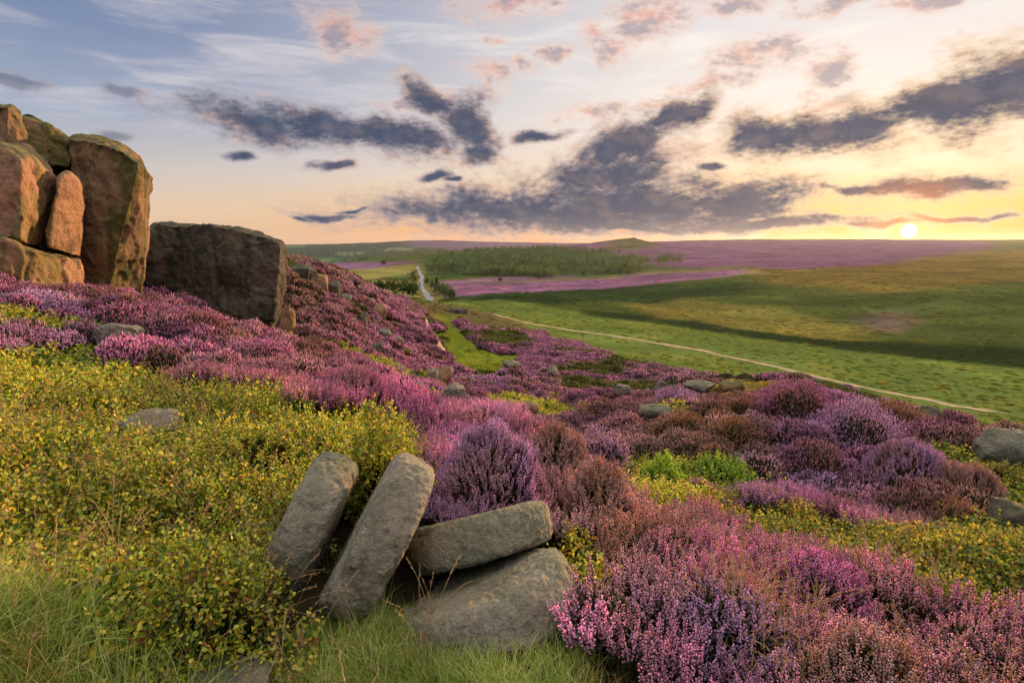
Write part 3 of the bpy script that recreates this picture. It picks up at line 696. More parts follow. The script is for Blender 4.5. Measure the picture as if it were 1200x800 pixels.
PATHS = [ribbon('footpath', [(576,369),(600,374),(650,384),(700,391),(740,397),(790,406),(850,418),(900,428),(950,440),(1000,452),(1060,464),(1110,474),(1150,482),(1210,492),(1300,503)], 1.2, M_DIRT,
   'pale sandy footpath crossing the green valley', rmin=30),
 ribbon('footpath', [(497,371),(500,378),(501,386),(508,394),(514,402),(518,408),(525,415),(533,420)], .42, M_DIRT, 'narrow worn path winding through the heather to the green clearing', lift=.09, rmin=14),
 ribbon('road', [(512,359),(508,355),(504,351),(500,346),(496,341),(493,336),(493,331),(495,326),(492,321),(490,317),(489,312)], 2.3, M_ROAD, 'grey road running straight down the far valley between trees', lift=.25, rmin=100, wfar=.0008)]
def off_path(X, Y, m=.4):
    ok = np.ones(len(X), bool)
    for (px_, py_, w) in PATHS:
        st = max(1, int(len(px_) / 400))
        for a, b in zip(px_[::st], py_[::st]): ok &= (X - a) ** 2 + (Y - b) ** 2 > (w * .5 + m) ** 2
    return ok
# ------------------------------------------------------------------ list of single bushes (built further down): kind, px, py, distance, apparent width, height, tint, label
BUSHES = [
 ('heather',578,540,4.0,150,110,'LIL','large lilac heather bush directly behind the tilted millstones'),
 ('heather',702,588,3.8,110,110,'PKB','faded pink brown heather bush right of the upper tilted millstone'),
 ('heather',652,520,5.0,90,60,'PKB','dusky pink heather bush just past the lilac bush'),
 ('heather',412,448,6.0,110,50,'MAG','bright magenta heather bush on the crest behind the yellow bilberry bush'),
 ('heather',300,418,7.0,110,46,'MAG','pink heather bush on the crest below the great dark boulder'),
 ('heather',215,388,8.0,100,44,'DPU','purple heather hummock below the left end of the great dark boulder'),
 ('heather',75,348,9.5,100,36,'DPU','deep purple heather hummock close under the crag footing block'),
 ('heather',35,382,8.0,110,36,'LIL','pale lilac heather hummock at the left edge under the crag'),
 ('heather',850,735,2.3,200,110,'LIL','big lilac heather bush in front, right of the lowest millstone'),
 ('heather',705,745,2.35,110,90,'PKB','faded heather bush touching the right side of the lowest millstone'),
 ('heather',1010,770,2.0,180,90,'PKB','brownish pink heather bush at the bottom edge of the moor'),
 ('heather',1140,755,2.3,140,80,'MAG','rose heather bush in the bottom right corner'),
 ('heather',785,650,3.1,120,66,'MAG','rose pink heather bush on the near bank below the round green bush'),
 ('heather',960,665,2.8,150,60,'MAG','magenta heather bush on the near bank before the green hollow'),
 ('heather',935,462,8.8,90,36,'DPU','deep purple heather bush at the summit of the right hand mound'),
 ('heather',1005,492,7.8,110,46,'LIL','violet heather bush in the middle of the mound'),
 ('heather',1068,538,6.5,120,56,'LIL','largest violet heather bush low on the front of the mound'),
 ('heather',1135,562,6.0,90,50,'PKB','rusty pink heather bush at the right foot of the mound'),
 ('heather',955,535,7.0,90,40,'DPU','dark purple heather bush at the left foot of the mound'),
 ('heather',1048,484,9.0,90,30,'RST','rust brown heather bush on the back of the mound'),
 ('heather',800,500,8.6,90,34,'RST','rust brown heather bush above the round green bush'),
 ('heather',862,505,8.0,80,34,'RST','rust brown heather bush beside the pale flat stone'),
 ('heather',706,518,7.2,76,34,'LIL','violet heather bush left of the rust brown ones'),
 ('heather',792,462,12.5,60,20,'LIL','violet heather bush on the crest below the round pale stone'),
 ('heather',895,578,5.7,90,30,'LIL','small violet heather bush among the green bushes of the hollow'),
 ('heather',820,575,5.8,80,26,'PKB','small crimson pink heather bush below the round green bush'),
 ('bilberry',441,508,3.4,112,112,'Y','yellow green bilberry bush rising between the two upright millstones'),
 ('bilberry',676,642,3.2,62,78,'G','golden bilberry bush squeezed between millstones and faded heather'),
 ('bilberry',778,548,6.4,68,50,'L','round bright green bush in the hollow'),
 ('bilberry',846,551,6.6,92,38,'L','spreading bright green bush right of the round one'),
 ('bilberry',713,535,7.4,50,18,'L','low lime green bush left of the round green bush'),
 ('bilberry',850,597,5.0,70,26,'G','small golden bush in the hollow under the crimson heather'),
 ('bilberry',250,690,2.25,210,150,'Y','dense bilberry bush in front, left of the first upright millstone'),
 ('bilberry',300,520,3.9,140,70,'Y','bilberry bush behind the first upright millstone'),
 ('bilberry',100,470,4.6,150,70,'Y','bilberry bush on the left bank beside the half sunk slab'),
 ('bilberry',1175,555,6.4,80,30,'O','ochre bush between the two grey boulders at the right edge'),
 ('bilberry',940,600,4.9,100,30,'O','olive green low bush on the floor of the hollow'),
 ('bilberry',1090,655,3.9,120,36,'O','brownish green low bush behind the near heather bank'),
]
BUSH_AT = []
for (k_, px, py, Y, w_, h_, t_, l_) in BUSHES:
    c = at(px, py, Y); BUSH_AT.append((c.x, c.y, w_ * Y / FPX * .5))
def off_bush(X, Y):
    ok = np.ones(len(X), bool)
    for (cx, cyy, r) in BUSH_AT: ok &= (X - cx) ** 2 + (Y - cyy) ** 2 > (r * .72) ** 2
    return ok
# ------------------------------------------------------------------ vegetation: small plant pieces as arrays (V, F4, F3, col, msk)
class Geo:
    def __init__(s): s.V = []; s.F = {3: [], 4: []}; s.C = []; s.M = []; s.n = 0
    def add(s, V, F, col, msk=0.0):
        V = np.asarray(V, float); F = np.asarray(F, int)
        s.V.append(V); s.F[F.shape[1]].append(F + s.n)
        s.C.append(np.broadcast_to(np.asarray(col, float), (len(V), 3))); s.M.append(np.broadcast_to(np.asarray(msk, float), (len(V),)))
        s.n += len(V)
    def done(s):
        V = np.concatenate(s.V); C = np.concatenate(s.C); M = np.concatenate(s.M)
        F = {k: (np.concatenate(f) if f else np.zeros((0, k), int)) for k, f in s.F.items()}
        return dict(V=V, F=F, C=C, M=M)
def frames(D, rng=None, roll=None):
    """orthonormal frames (n,3,3) whose third axis is D"""
    D = D / np.maximum(np.linalg.norm(D, axis=1)[:, None], 1e-9); n = len(D)
    ref = np.where(np.abs(D[:, 2:3]) < .92, np.array([[0, 0, 1.]]), np.array([[1., 0, 0]]))
    X = np.cross(ref, D); X /= np.linalg.norm(X, axis=1)[:, None]; Yv = np.cross(D, X)
    a = (rng.uniform(0, 2 * PI, n) if roll is None else roll)[:, None]
    X2 = X * np.cos(a) + Yv * np.sin(a); Y2 = np.cross(D, X2)
    return np.stack([X2, Y2, D], axis=2)          # columns
def stamp(g, unitV, unitF, pos, D, size, col, msk, rng, roll=None):
    """put a small unit shape (z along its length) at each pos with frame D and size (n,3)"""
    R = frames(D, rng, roll); n = len(pos)
    S = np.asarray(size, float); S = np.broadcast_to(S, (n, 3)) if S.ndim < 2 else S
    V = np.einsum('nij,nkj->nki', R, unitV[None] * S[:, None]) + pos[:, None]
    m = len(unitV); F = (unitF[None] + (np.arange(n) * m)[:, None, None]).reshape(-1, unitF.shape[1])
    C = np.repeat(np.broadcast_to(col, (n, 3)), m, axis=0); M = np.repeat(np.broadcast_to(msk, (n,)), m)
    g.add(V.reshape(-1, 3), F, C, M)
BELL = (np.array([[0, 0, -.5], [.5, 0, 0], [0, .5, .05], [-.5, 0, 0], [0, -.5, .05], [0, 0, .5]]),
        np.array([[0, 2, 1], [0, 3, 2], [0, 4, 3], [0, 1, 4], [5, 1, 2], [5, 2, 3], [5, 3, 4], [5, 4, 1]]))
SPIN = (np.array([[0, 0, 0], [.5, 0, .35], [-.25, .43, .35], [-.25, -.43, .35], [0, 0, 1]]),
        np.array([[0, 2, 1], [0, 3, 2], [0, 1, 3], [4, 1, 2], [4, 2, 3], [4, 3, 1]]))
LEAF = (np.array([[0, 0, 0], [.42, .10, .32], [.34, .10, .72], [0, -.04, 1], [-.34, .10, .72], [-.42, .10, .32]]), np.array([[0, 1, 2, 3], [0, 3, 4, 5]]))
TWIG = (np.array([[.5, 0, 0], [-.25, .43, 0], [-.25, -.43, 0], [.3, 0, 1], [-.15, .25, 1], [-.15, -.25, 1]]), np.array([[0, 1, 4, 3], [1, 2, 5, 4], [2, 0, 3, 5]]))
def unit(rng, n, zmin=-1):
    v = rng.normal(size=(n, 3)); v /= np.linalg.norm(v, axis=1)[:, None]; v[:, 2] = np.abs(v[:, 2]) if zmin >= 0 else v[:, 2]; return v

def heather_sprays(g, base, D, L, rng, nflo=29, stem_col=(.10, .06, .03)):
    """n upright sprays: a thin stem, needle leaves on the lower half, bells up the upper half"""
    n = len(base); D = D / np.linalg.norm(D, axis=1)[:, None]
    stamp(g, *TWIG, base, D, np.stack([np.full(n, .0030), np.full(n, .0030), L], 1), stem_col, 0, rng)
    k = nflo; t = .28 + .70 * (np.arange(k) + .5) / k
    tt = np.tile(t, n) + rng.uniform(-.02, .02, n * k); DD = np.repeat(D, k, 0); LL = np.repeat(L, k); BB = np.repeat(base, k, 0)
    R = frames(DD, roll=np.zeros(n * k)); a = rng.uniform(0, 2 * PI, n * k)
    out = R[:, :, 0] * np.cos(a)[:, None] + R[:, :, 1] * np.sin(a)[:, None]
    rad = .0088 * (1.25 - .8 * (tt - .28) / .70)
    pos = BB + DD * (tt * LL)[:, None] + out * rad[:, None]
    gr = rng.uniform(.55, 1.35, n * k) * np.repeat(rng.uniform(.75, 1.2, n), k)
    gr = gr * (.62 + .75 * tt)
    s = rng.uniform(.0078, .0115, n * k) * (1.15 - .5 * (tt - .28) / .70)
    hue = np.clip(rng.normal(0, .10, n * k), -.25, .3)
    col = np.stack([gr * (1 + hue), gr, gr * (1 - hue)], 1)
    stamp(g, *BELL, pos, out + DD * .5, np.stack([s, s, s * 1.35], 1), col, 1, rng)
    # needles
    k2 = 14; t2 = np.tile(np.linspace(.08, .55, k2), n); D2 = np.repeat(D, k2, 0); B2 = np.repeat(base, k2, 0); L2 = np.repeat(L, k2)
    a = rng.uniform(0, 2 * PI, n * k2); R = frames(D2, roll=np.zeros(n * k2)); out = R[:, :, 0] * np.cos(a)[:, None] + R[:, :, 1] * np.sin(a)[:, None]
    c = np.array([.06, .085, .03]) * rng.uniform(.5, 1.6, (n * k2, 1))
    br = rng.random(n * k2) < .3; c[br] = np.array([.17, .09, .045]) * rng.uniform(.5, 1.3, (br.sum(), 1))
    stamp(g, *SPIN, B2 + D2 * (t2 * L2)[:, None], out * .8 + D2 * .8, np.stack([np.full(n * k2, .004), np.full(n * k2, .004), np.full(n * k2, .017)], 1), c, 0, rng)

def proto_heather_near(seed):
    rng = np.random.default_rng(seed); g = Geo()
    n = 30; a = rng.uniform(0, 2 * PI, n); r = .15 * np.sqrt(rng.random(n))
    base = np.stack([r * .5 * np.cos(a), r * .5 * np.sin(a), np.full(n, .10)], 1)
    D = np.stack([np.cos(a) * r * 2.2 + rng.normal(0, .16, n), np.sin(a) * r * 2.2 + rng.normal(0, .16, n), np.ones(n)], 1)
    heather_sprays(g, base, D, rng.uniform(.12, .20, n), rng)
    # low woody leafy mass
    m = 130; p = unit(rng, m, 0) * np.array([.15, .15, .2]) * rng.uniform(.4, 1, (m, 1)); c = np.array([.055, .06, .028]) * rng.uniform(.4, 1.7, (m, 1))
    stamp(g, *SPIN, p, unit(rng, m, 0) + [0, 0, .6], np.stack([np.full(m, .010), np.full(m, .010), rng.uniform(.04, .07, m)], 1), c, 0, rng)
    return g.done()
def proto_heather_mid(seed, n=760, R=.26, H=.26, w=.0135, l=.052, flower=.78):
    rng = np.random.default_rng(seed); g = Geo()
    d = unit(rng, n, 0); lump = 1 + .25 * (fbm(d[:, 0] * 2.2 + seed, d[:, 1] * 2.2, d[:, 2] * 2.2, seed) - .5) * 2
    p = d * np.array([R, R, H]) * (lump * rng.uniform(.80, 1.05, n))[:, None]
    fl = (rng.random(n) < flower) & (d[:, 2] > .12)
    v = rng.uniform(.5, 1.4, n); col = np.where(fl[:, None], v[:, None] * np.array([1, 1, 1.]), np.array([.055, .065, .028]) * v[:, None])
    D = d * .6 + [0, 0, .8] + rng.normal(0, .2, (n, 3))
    ll = rng.uniform(.7, 1.2, n) * l
    stamp(g, *SPIN, p - D * ll[:, None] * .4, D, np.stack([np.full(n, w), np.full(n, w), ll], 1), col, fl.astype(float), rng)
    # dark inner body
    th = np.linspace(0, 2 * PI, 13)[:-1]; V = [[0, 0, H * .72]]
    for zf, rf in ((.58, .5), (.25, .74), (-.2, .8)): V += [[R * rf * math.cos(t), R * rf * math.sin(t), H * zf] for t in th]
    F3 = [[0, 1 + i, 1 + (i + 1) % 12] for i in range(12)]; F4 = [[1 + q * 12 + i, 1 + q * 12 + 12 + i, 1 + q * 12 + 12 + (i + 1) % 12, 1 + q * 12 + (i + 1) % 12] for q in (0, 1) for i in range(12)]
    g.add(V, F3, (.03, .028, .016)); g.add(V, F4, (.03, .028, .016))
    return g.done()
GREEN, LIME, YEL, RED = np.array([.11, .20, .018]), np.array([.40, .47, .03]), np.array([.66, .52, .05]), np.array([.36, .12, .03])
def leaf_cols(rng, h, n, yellow=1.0):
    """h 0..1 height in the plant: greener low down, yellow and rusty at the tips"""
    q = rng.random(n); base = np.where((q < .42)[:, None], LIME, np.where((q < .45 + .38 * yellow)[:, None], YEL, GREEN))
    base = np.where((rng.random(n) < .07)[:, None], RED, base)
    low = (h + rng.normal(0, .18, n) < .36); base = np.where(low[:, None], GREEN * 1.1, base)
    return base * rng.uniform(.6, 1.35, (n, 1))
def leafy(g, base, D, L, rng, k=12, ls=.017, h0=None, yellow=1.0):
    n = len(base); D = D / np.linalg.norm(D, axis=1)[:, None]
    stamp(g, *TWIG, base, D, np.stack([np.full(n, .003), np.full(n, .003), L], 1), (.12, .09, .03), 0, rng)
    t = np.tile(np.linspace(.15, 1.0, k), n); DD = np.repeat(D, k, 0); BB = np.repeat(base, k, 0); LL = np.repeat(L, k)
    R = frames(DD, roll=np.zeros(n * k)); a = np.tile(np.arange(k) * 2.4, n) + np.repeat(rng.uniform(0, 6, n), k)
    out = R[:, :, 0] * np.cos(a)[:, None] + R[:, :, 1] * np.sin(a)[:, None]
    s = rng.uniform(.75, 1.3, n * k) * ls * (1.1 - .35 * t)
    h = np.clip(t * .7 + (0 if h0 is None else np.repeat(h0, k)), 0, 1.3)
    stamp(g, *LEAF, BB + DD * (t * LL)[:, None], out + DD * .55 + rng.normal(0, .25, (n * k, 3)), np.stack([s * 1.05, s, s * 1.35], 1), leaf_cols(rng, h, n * k, yellow), 0, rng)
def proto_bilberry(seed, n=34, R=.17, H=.30, k=11, ls=.021):
    rng = np.random.default_rng(seed); g = Geo()
    a = rng.uniform(0, 2 * PI, n); r = R * np.sqrt(rng.random(n)); h = rng.uniform(.25, 1, n) * (1 - .4 * (r / R) ** 2) * H
    base = np.stack([r * np.cos(a) * .8, r * np.sin(a) * .8, np.maximum(h - .17, -.02)], 1)
    D = np.stack([np.cos(a) * r * 2.6 + rng.normal(0, .25, n), np.sin(a) * r * 2.6 + rng.normal(0, .25, n), np.ones(n)], 1)
    leafy(g, base, D, rng.uniform(.12, .19, n), rng, k, ls, h0=(h / H) * .5 - .1)
    return g.done()
BLADE_F = np.array([[0, 1, 3, 2], [2, 3, 5, 4], [4, 5, 7, 6]])
def blades(g, base, D, L, bend, width, col, rng):
    """curved grass blades: strips of three quads that taper and droop"""
    n = len(base); D = D / np.linalg.norm(D, axis=1)[:, None]
    side = np.cross(D, rng.normal(size=(n, 3))); side /= np.linalg.norm(side, axis=1)[:, None]
    fwd = np.cross(side, D); V = np.empty((n, 8, 3))
    for q, t in enumerate((0, .38, .72, 1.0)):
        c = base + D * (L * t)[:, None] + fwd * (bend * L * t * t)[:, None] - np.array([0, 0, 1]) * (abs(bend) * L * t ** 2.4 * .5)[:, None]
        w = (width * (1 - t * .88) * .5)[:, None] * side; V[:, 2 * q] = c - w; V[:, 2 * q + 1] = c + w
    F = (BLADE_F[None] + (np.arange(n) * 8)[:, None, None]).reshape(-1, 4)
    g.add(V.reshape(-1, 3), F, np.repeat(col, 8, 0), 0)
def proto_grass(seed, n=44, R=.07, L=.22, dry=.5, width=.0035):
    rng = np.random.default_rng(seed); g = Geo()
    a = rng.uniform(0, 2 * PI, n); r = R * np.sqrt(rng.random(n)); base = np.stack([r * np.cos(a), r * np.sin(a), np.zeros(n) - .01], 1)
    D = np.stack([np.cos(a) * r * 4 + rng.normal(0, .16, n), np.sin(a) * r * 4 + rng.normal(0, .16, n), np.ones(n)], 1)
    col = np.where((rng.random(n) < dry)[:, None], np.array([.66, .50, .22]), np.array([.30, .34, .055])) * rng.uniform(.6, 1.35, (n, 1))
    blades(g, base, D, rng.uniform(.5, 1.15, n) * L, rng.uniform(.15, .7, n), np.full(n, width) * rng.uniform(.7, 1.3, n), col, rng)
    return g.done()
def proto_straw(seed, n=9, L=.5):
    """tall dry flowering stems with feathery heads"""
    rng = np.random.default_rng(seed); g = Geo()
    a = rng.uniform(0, 2 * PI, n); base = np.stack([.04 * np.cos(a), .04 * np.sin(a), np.zeros(n)], 1)
    D = np.stack([rng.normal(0, .22, n), rng.normal(0, .22, n), np.ones(n)], 1); Ls = rng.uniform(.6, 1.1, n) * L
    D /= np.linalg.norm(D, axis=1)[:, None]
    c = np.array([.62, .46, .24]) * rng.uniform(.7, 1.2, (n, 1)); bend = rng.uniform(.1, .55, n)
    side = np.cross(D, rng.normal(size=(n, 3))); side /= np.linalg.norm(side, axis=1)[:, None]; fwd = np.cross(side, D)
    ts = np.linspace(0, 1, 7); pts = np.stack([base + D * (Ls * t)[:, None] + fwd * (bend * Ls * t * t)[:, None] - np.array([0, 0, 1]) * (bend * Ls * t ** 2.4 * .5)[:, None] for t in ts], 1)
    for q in range(6):
        seg = pts[:, q + 1] - pts[:, q]; l = np.linalg.norm(seg, axis=1)
        stamp(g, *TWIG, pts[:, q], seg, np.stack([np.full(n, .0022), np.full(n, .0022), l], 1), c, 0, rng)
    k = 16; tt = rng.uniform(.80, 1.0, (n, k)); i = np.clip((tt * 6).astype(int), 0, 5); f = tt * 6 - i
    P = pts[np.arange(n)[:, None], i] * (1 - f[..., None]) + pts[np.arange(n)[:, None], i + 1] * f[..., None]
    P = P.reshape(-1, 3); m = len(P)
    stamp(g, *SPIN, P, np.repeat(pts[:, 6] - pts[:, 5], k, 0) / .05 + rng.normal(0, .5, (m, 3)), np.stack([np.full(m, .003), np.full(m, .003), rng.uniform(.012, .024, m)], 1), np.repeat(c * np.array([1, .85, .8]), k, 0), 0, rng)
    return g.done()
def proto_tuft(seed, n=150, R=.5, H=.30, w=.10, l=.28):
    """moor tuft or bracken: a spread of broad blades and fronds, coloured through the tint"""
    rng = np.random.default_rng(seed); g = Geo()
    d = unit(rng, n, 0); p = d * np.array([R, R, H]) * rng.uniform(.3, 1, (n, 1))
    v = rng.uniform(.5, 1.5, n)[:, None] * np.ones(3)
    stamp(g, *LEAF, p, d + [0, 0, .5] + rng.normal(0, .4, (n, 3)), np.stack([np.full(n, w), np.full(n, w), rng.uniform(.7, 1.3, n) * l], 1), v, 1, rng)
    return g.done()

def plant_material(name, instanced=True, trans=.35, gloss=.0):
    m, N = material(name)
    c = N.new('ShaderNodeAttribute', attribute_name='col').outputs['Color']; k = N.new('ShaderNodeAttribute', attribute_name='msk').outputs['Fac']
    ta = N.new('ShaderNodeAttribute', attribute_name='tint'); ta.attribute_type = 'INSTANCER' if instanced else 'GEOMETRY'
    tc = N.mix(1.0, c, ta.outputs['Color'], 'MULTIPLY')
    sh = N.new('ShaderNodeAttribute', attribute_name='shade'); sh.attribute_type = 'INSTANCER' if instanced else 'GEOMETRY'
    c2 = N.mix(1.0, c, sh.outputs['Color'], 'MULTIPLY')
    cc = N.mix(k, c2, tc)
    d = N.new('ShaderNodeBsdfDiffuse', inp={'Color': cc}); t = N.new('ShaderNodeBsdfTranslucent', inp={'Color': cc})
    mx = N.new('ShaderNodeMixShader', inp={0: trans, 1: d.outputs[0], 2: t.outputs[0]}); o = mx.outputs[0]
    if gloss:
        gl = N.new('ShaderNodeBsdfGlossy', inp={'Color': (1, 1, 1, 1), 'Roughness': .45})
        o = N.new('ShaderNodeMixShader', inp={0: gloss, 1: o, 2: gl.outputs[0]}).outputs[0]
    N.new('ShaderNodeOutputMaterial', inp={0: o}); return m
PM_I = plant_material('plant'); PM_G = plant_material('plant_single', False)
BM_I = plant_material('glossy_leaf', True, .4, .035); BM_G = plant_material('glossy_leaf_single', False, .4, .035)

def geo_mesh(name, G, mat, extra=None):
    at_ = {'col': G['C'], 'msk': G['M']}
    if extra: at_.update(extra)
    return mesh_from(name, G['V'], [G['F'][4], G['F'][3]] if len(G['F'][4]) and len(G['F'][3]) else [G['F'][4] if len(G['F'][4]) else G['F'][3]], mat, at_)
_pc = 0
def proto_collection(name, geos, mat):
    col = bpy.data.collections.new(name)
    for i, G in enumerate(geos):
        o = bpy.data.objects.new('%s_%s' % (name, 'abcdefghij'[i]), geo_mesh(name, G, mat)); col.objects.link(o)
    return col
def scatter(name, col, nproto, P, rot, scl, tint, label=None, shade=None):
    n = len(P)
    if n == 0: return None
    me = bpy.data.meshes.new(name); me.vertices.add(n); me.vertices.foreach_set('co', np.asarray(P, np.float32).ravel())
    def att(nm, typ, key, arr):
        a = me.attributes.new(nm, typ, 'POINT'); a.data.foreach_set(key, np.asarray(arr).ravel())
    att('rot', 'FLOAT_VECTOR', 'vector', np.asarray(rot, np.float32)); att('scl', 'FLOAT_VECTOR', 'vector', np.asarray(scl, np.float32))
    att('pick', 'INT', 'value', RNG.integers(0, nproto, n).astype(np.int32))
    att('tint', 'FLOAT_COLOR', 'color', np.c_[tint, np.ones(n)].astype(np.float32))
    att('shade', 'FLOAT_COLOR', 'color', np.c_[np.ones((n, 3)) if shade is None else shade, np.ones(n)].astype(np.float32))
    ng = bpy.data.node_groups.new(name, 'GeometryNodeTree')
    ng.interface.new_socket('Geometry', in_out='INPUT', socket_type='NodeSocketGeometry'); ng.interface.new_socket('Geometry', in_out='OUTPUT', socket_type='NodeSocketGeometry')
    gi = ng.nodes.new('NodeGroupInput'); go = ng.nodes.new('NodeGroupOutput'); ip = ng.nodes.new('GeometryNodeInstanceOnPoints')
    ci = ng.nodes.new('GeometryNodeCollectionInfo'); ci.inputs['Collection'].default_value = col; ci.inputs['Separate Children'].default_value = True; ci.inputs['Reset Children'].default_value = True
    L = ng.links
    def na(nm, typ):
        a = ng.nodes.new('GeometryNodeInputNamedAttribute'); a.data_type = typ; a.inputs['Name'].default_value = nm; return [o for o in a.outputs if o.enabled][0]
    ip.inputs['Pick Instance'].default_value = True
    L.new(gi.outputs[0], ip.inputs['Points']); L.new(ci.outputs[0], ip.inputs['Instance']); L.new(na('pick', 'INT'), ip.inputs['Instance Index'])
    e = ng.nodes.new('FunctionNodeEulerToRotation'); L.new(na('rot', 'FLOAT_VECTOR'), e.inputs[0]); L.new(e.outputs[0], ip.inputs['Rotation'])
    L.new(na('scl', 'FLOAT_VECTOR'), ip.inputs['Scale']); L.new(ip.outputs[0], go.inputs[0])
    o = link(name, me, kind='stuff')
    if label: o['label'] = label
    md = o.modifiers.new('scatter', 'NODES'); md.node_group = ng
    return o

# ------------------------------------------------------------------ what grows where
H_MAG, H_LIL, H_PKB, H_RST, H_DPU = (np.array(c) for c in ((.72,.30,.48), (.66,.39,.58), (.68,.41,.35), (.48,.25,.13), (.60,.25,.37)))
TINTS = [ # px, py, reach, main, second
 (850,740,120,H_LIL,H_MAG),(720,760,70,H_MAG,H_PKB),(1000,780,120,H_PKB,H_MAG),(950,690,90,H_MAG,H_PKB),(1130,760,90,H_MAG,H_PKB),(820,640,70,H_PKB,H_MAG),
 (700,590,70,H_PKB,H_PKB),(760,590,50,H_PKB,H_DPU),(660,530,50,H_PKB,H_MAG),(575,545,70,H_LIL,H_MAG),(520,500,50,H_MAG,H_PKB),(430,445,60,H_MAG,H_MAG),(320,410,60,H_MAG,H_PKB),(240,390,50,H_PKB,H_MAG),
 (180,370,40,H_DPU,H_MAG),(60,340,60,H_DPU,H_MAG),(60,385,50,H_LIL,H_MAG),(130,350,50,H_DPU,H_MAG),(370,350,60,H_DPU,H_PKB),(380,400,60,H_RST,H_DPU),(450,380,60,H_DPU,H_MAG),(500,410,50,H_DPU,H_MAG),
 (620,400,60,H_MAG,H_DPU),(680,440,60,H_DPU,H_MAG),(570,470,50,H_DPU,H_LIL),(700,510,40,H_LIL,H_RST),(640,490,50,H_DPU,H_PKB),(770,480,50,H_RST,H_PKB),(800,455,30,H_LIL,H_DPU),(850,500,50,H_RST,H_PKB),
 (930,455,50,H_DPU,H_MAG),(1000,490,50,H_LIL,H_MAG),(1050,530,60,H_LIL,H_DPU),(1120,560,60,H_PKB,H_RST),(960,540,40,H_DPU,H_LIL),(1090,500,40,H_RST,H_DPU),(720,455,40,H_DPU,H_MAG),(890,575,30,H_LIL,H_DPU),
]
def heather_tint(px, py, X, Y):
    n = len(px); Wt = np.stack([np.exp(-(((px - t[0]) / t[2]) ** 2 + ((py - t[1]) / (t[2] * .8)) ** 2)) + 1e-5 for t in TINTS], 1)
    Wt /= Wt.sum(1)[:, None]
    A = Wt @ np.array([t[3] for t in TINTS]); B_ = Wt @ np.array([t[4] for t in TINTS])
    q = ss(.42, .60, fbm(X * 1.6, Y * 1.6, seed=41, octv=3) + RNG.normal(0, .03, n))[:, None]
    c = A * (1 - q) + B_ * q
    old = ss(.62, .72, fbm(X * 2.6, Y * 2.6, seed=43, octv=2))[:, None] * .6
    c = c * (1 - old) + H_RST * old
    return c * RNG.uniform(.72, 1.28, (n, 1)) * (.72 + .56 * fbm(X * 2.0, Y * 2.0, seed=61, octv=2))[:, None]
BILB = [Z(-1500,380, -20,398, 60,400, 120,408, 190,420, 260,434, 330,446, 362,462, 440,462, 492,480, 498,520, 480,560, 420,560, 390,640, 396,740, 330,800, 330,900, 140,900, 140,810, 100,750, 60,710, 0,690, -1500,640),
        Z(640,604, 690,612, 712,650, 706,700, 672,700, 648,650),
        Z(860,585, 930,566, 1000,600, 1100,610, 1180,560, 1300,540, 1500,640, 1500,790, 1260,745, 1120,672, 1040,640, 960,632, 880,616),
        Z(1100,500, 1150,520, 1220,530, 1300,560, 1180,580, 1150,560), Z(700,520, 740,525, 900,540, 900,562, 780,580, 700,545)]
GRASSY = [Z(-1500,640, 0,690, 60,710, 100,750, 140,810, 150,2500, -1500,2500), Z(150,800, 330,800, 396,735, 440,690, 500,740, 600,760, 680,735, 720,790, 770,830, 770,2500, 150,2500)]
def near_type(X, Y, h=.26):
    z = ground(X, Y); px, py = project(X, Y, z + h)
    w1 = (fbm(X * 2.2, Y * 2.2, seed=51) - .5) * 50; w2 = (fbm(X * 2.2, Y * 2.2, seed=53) - .5) * 34
    qx, qy = px + w1, py + w2; t = np.zeros(len(X), int)               # 0 heather
    for p in BILB: t[inpoly(qx, qy, p) & (Y > .3)] = 1
    far_ = (np.hypot(X, Y) > 8.5) & (fbm(X * .7, Y * .7, seed=57, octv=3) > .60); t[far_] = 1
    px0, py0 = project(X, Y, z + .1)
    for p in GRASSY: t[inpoly(px0 + w1 * .5, py0 + w2 * .5, p) & (Y > .3)] = 2
    left = (Y <= .3) & (X < -.4); t[left] = 1
    pz, pid, _, _ = landcover(X, Y, z)
    t[(pid == ZI['pathgrass']) | (pid == ZI['rimgrass'])] = 3
    return t, z, px, py
def jgrid(x0, x1, y0, y1, s, rng):
    gx, gy = np.meshgrid(np.arange(x0, x1, s), np.arange(y0, y1, s)); X = gx.ravel() + rng.uniform(-.5, .5, gx.size) * s; Y = gy.ravel() + rng.uniform(-.5, .5, gx.size) * s
    return X, Y
# keep plants off the faces of the stones
STONES = []
for (px, py, Y, w_, h_, *_r) in B:
    c = at(px, py, Y); STONES.append((c.x, c.y, w_ * Y / FPX * .46, w_ * Y / FPX * .42))
STONES = STONES[:-1]
def clear_of_stones(X, Y, pad=0.0):
    ok = np.ones(len(X), bool)
    for (cx, cyy, rx, ry) in STONES:
        ok &= ((X - cx) / (rx + pad)) ** 2 + ((Y - cyy - .05) / (ry + pad)) ** 2 > 1
    return ok
def mill_hide(X, Y, z, h):
    """plants that would stand in front of or inside the millstones are left out, as the stones stand in a trodden hollow"""
    px, py = project(X, Y, z + h); px0, py0 = project(X, Y, z)
    a = inpoly(px, py, Z(372,530, 412,560, 412,640, 398,600, 450,560, 500,545, 520,590, 640,575, 655,620, 660,640, 685,668, 690,740, 600,780, 480,775, 380,720, 316,690, 310,655)) & (Y < 3.3)
    b = inpoly(px0, py0, Z(395,690, 500,690, 690,700, 690,790, 480,800, 400,740)) & (Y < 3.0)
    return a | b
R_NEAR, R_MID, R_FAR = 6.8, 17.0, 75.0
def infield(X, Y, lim=1.2):
    return (np.abs(X) < lim * Y + 1.4)
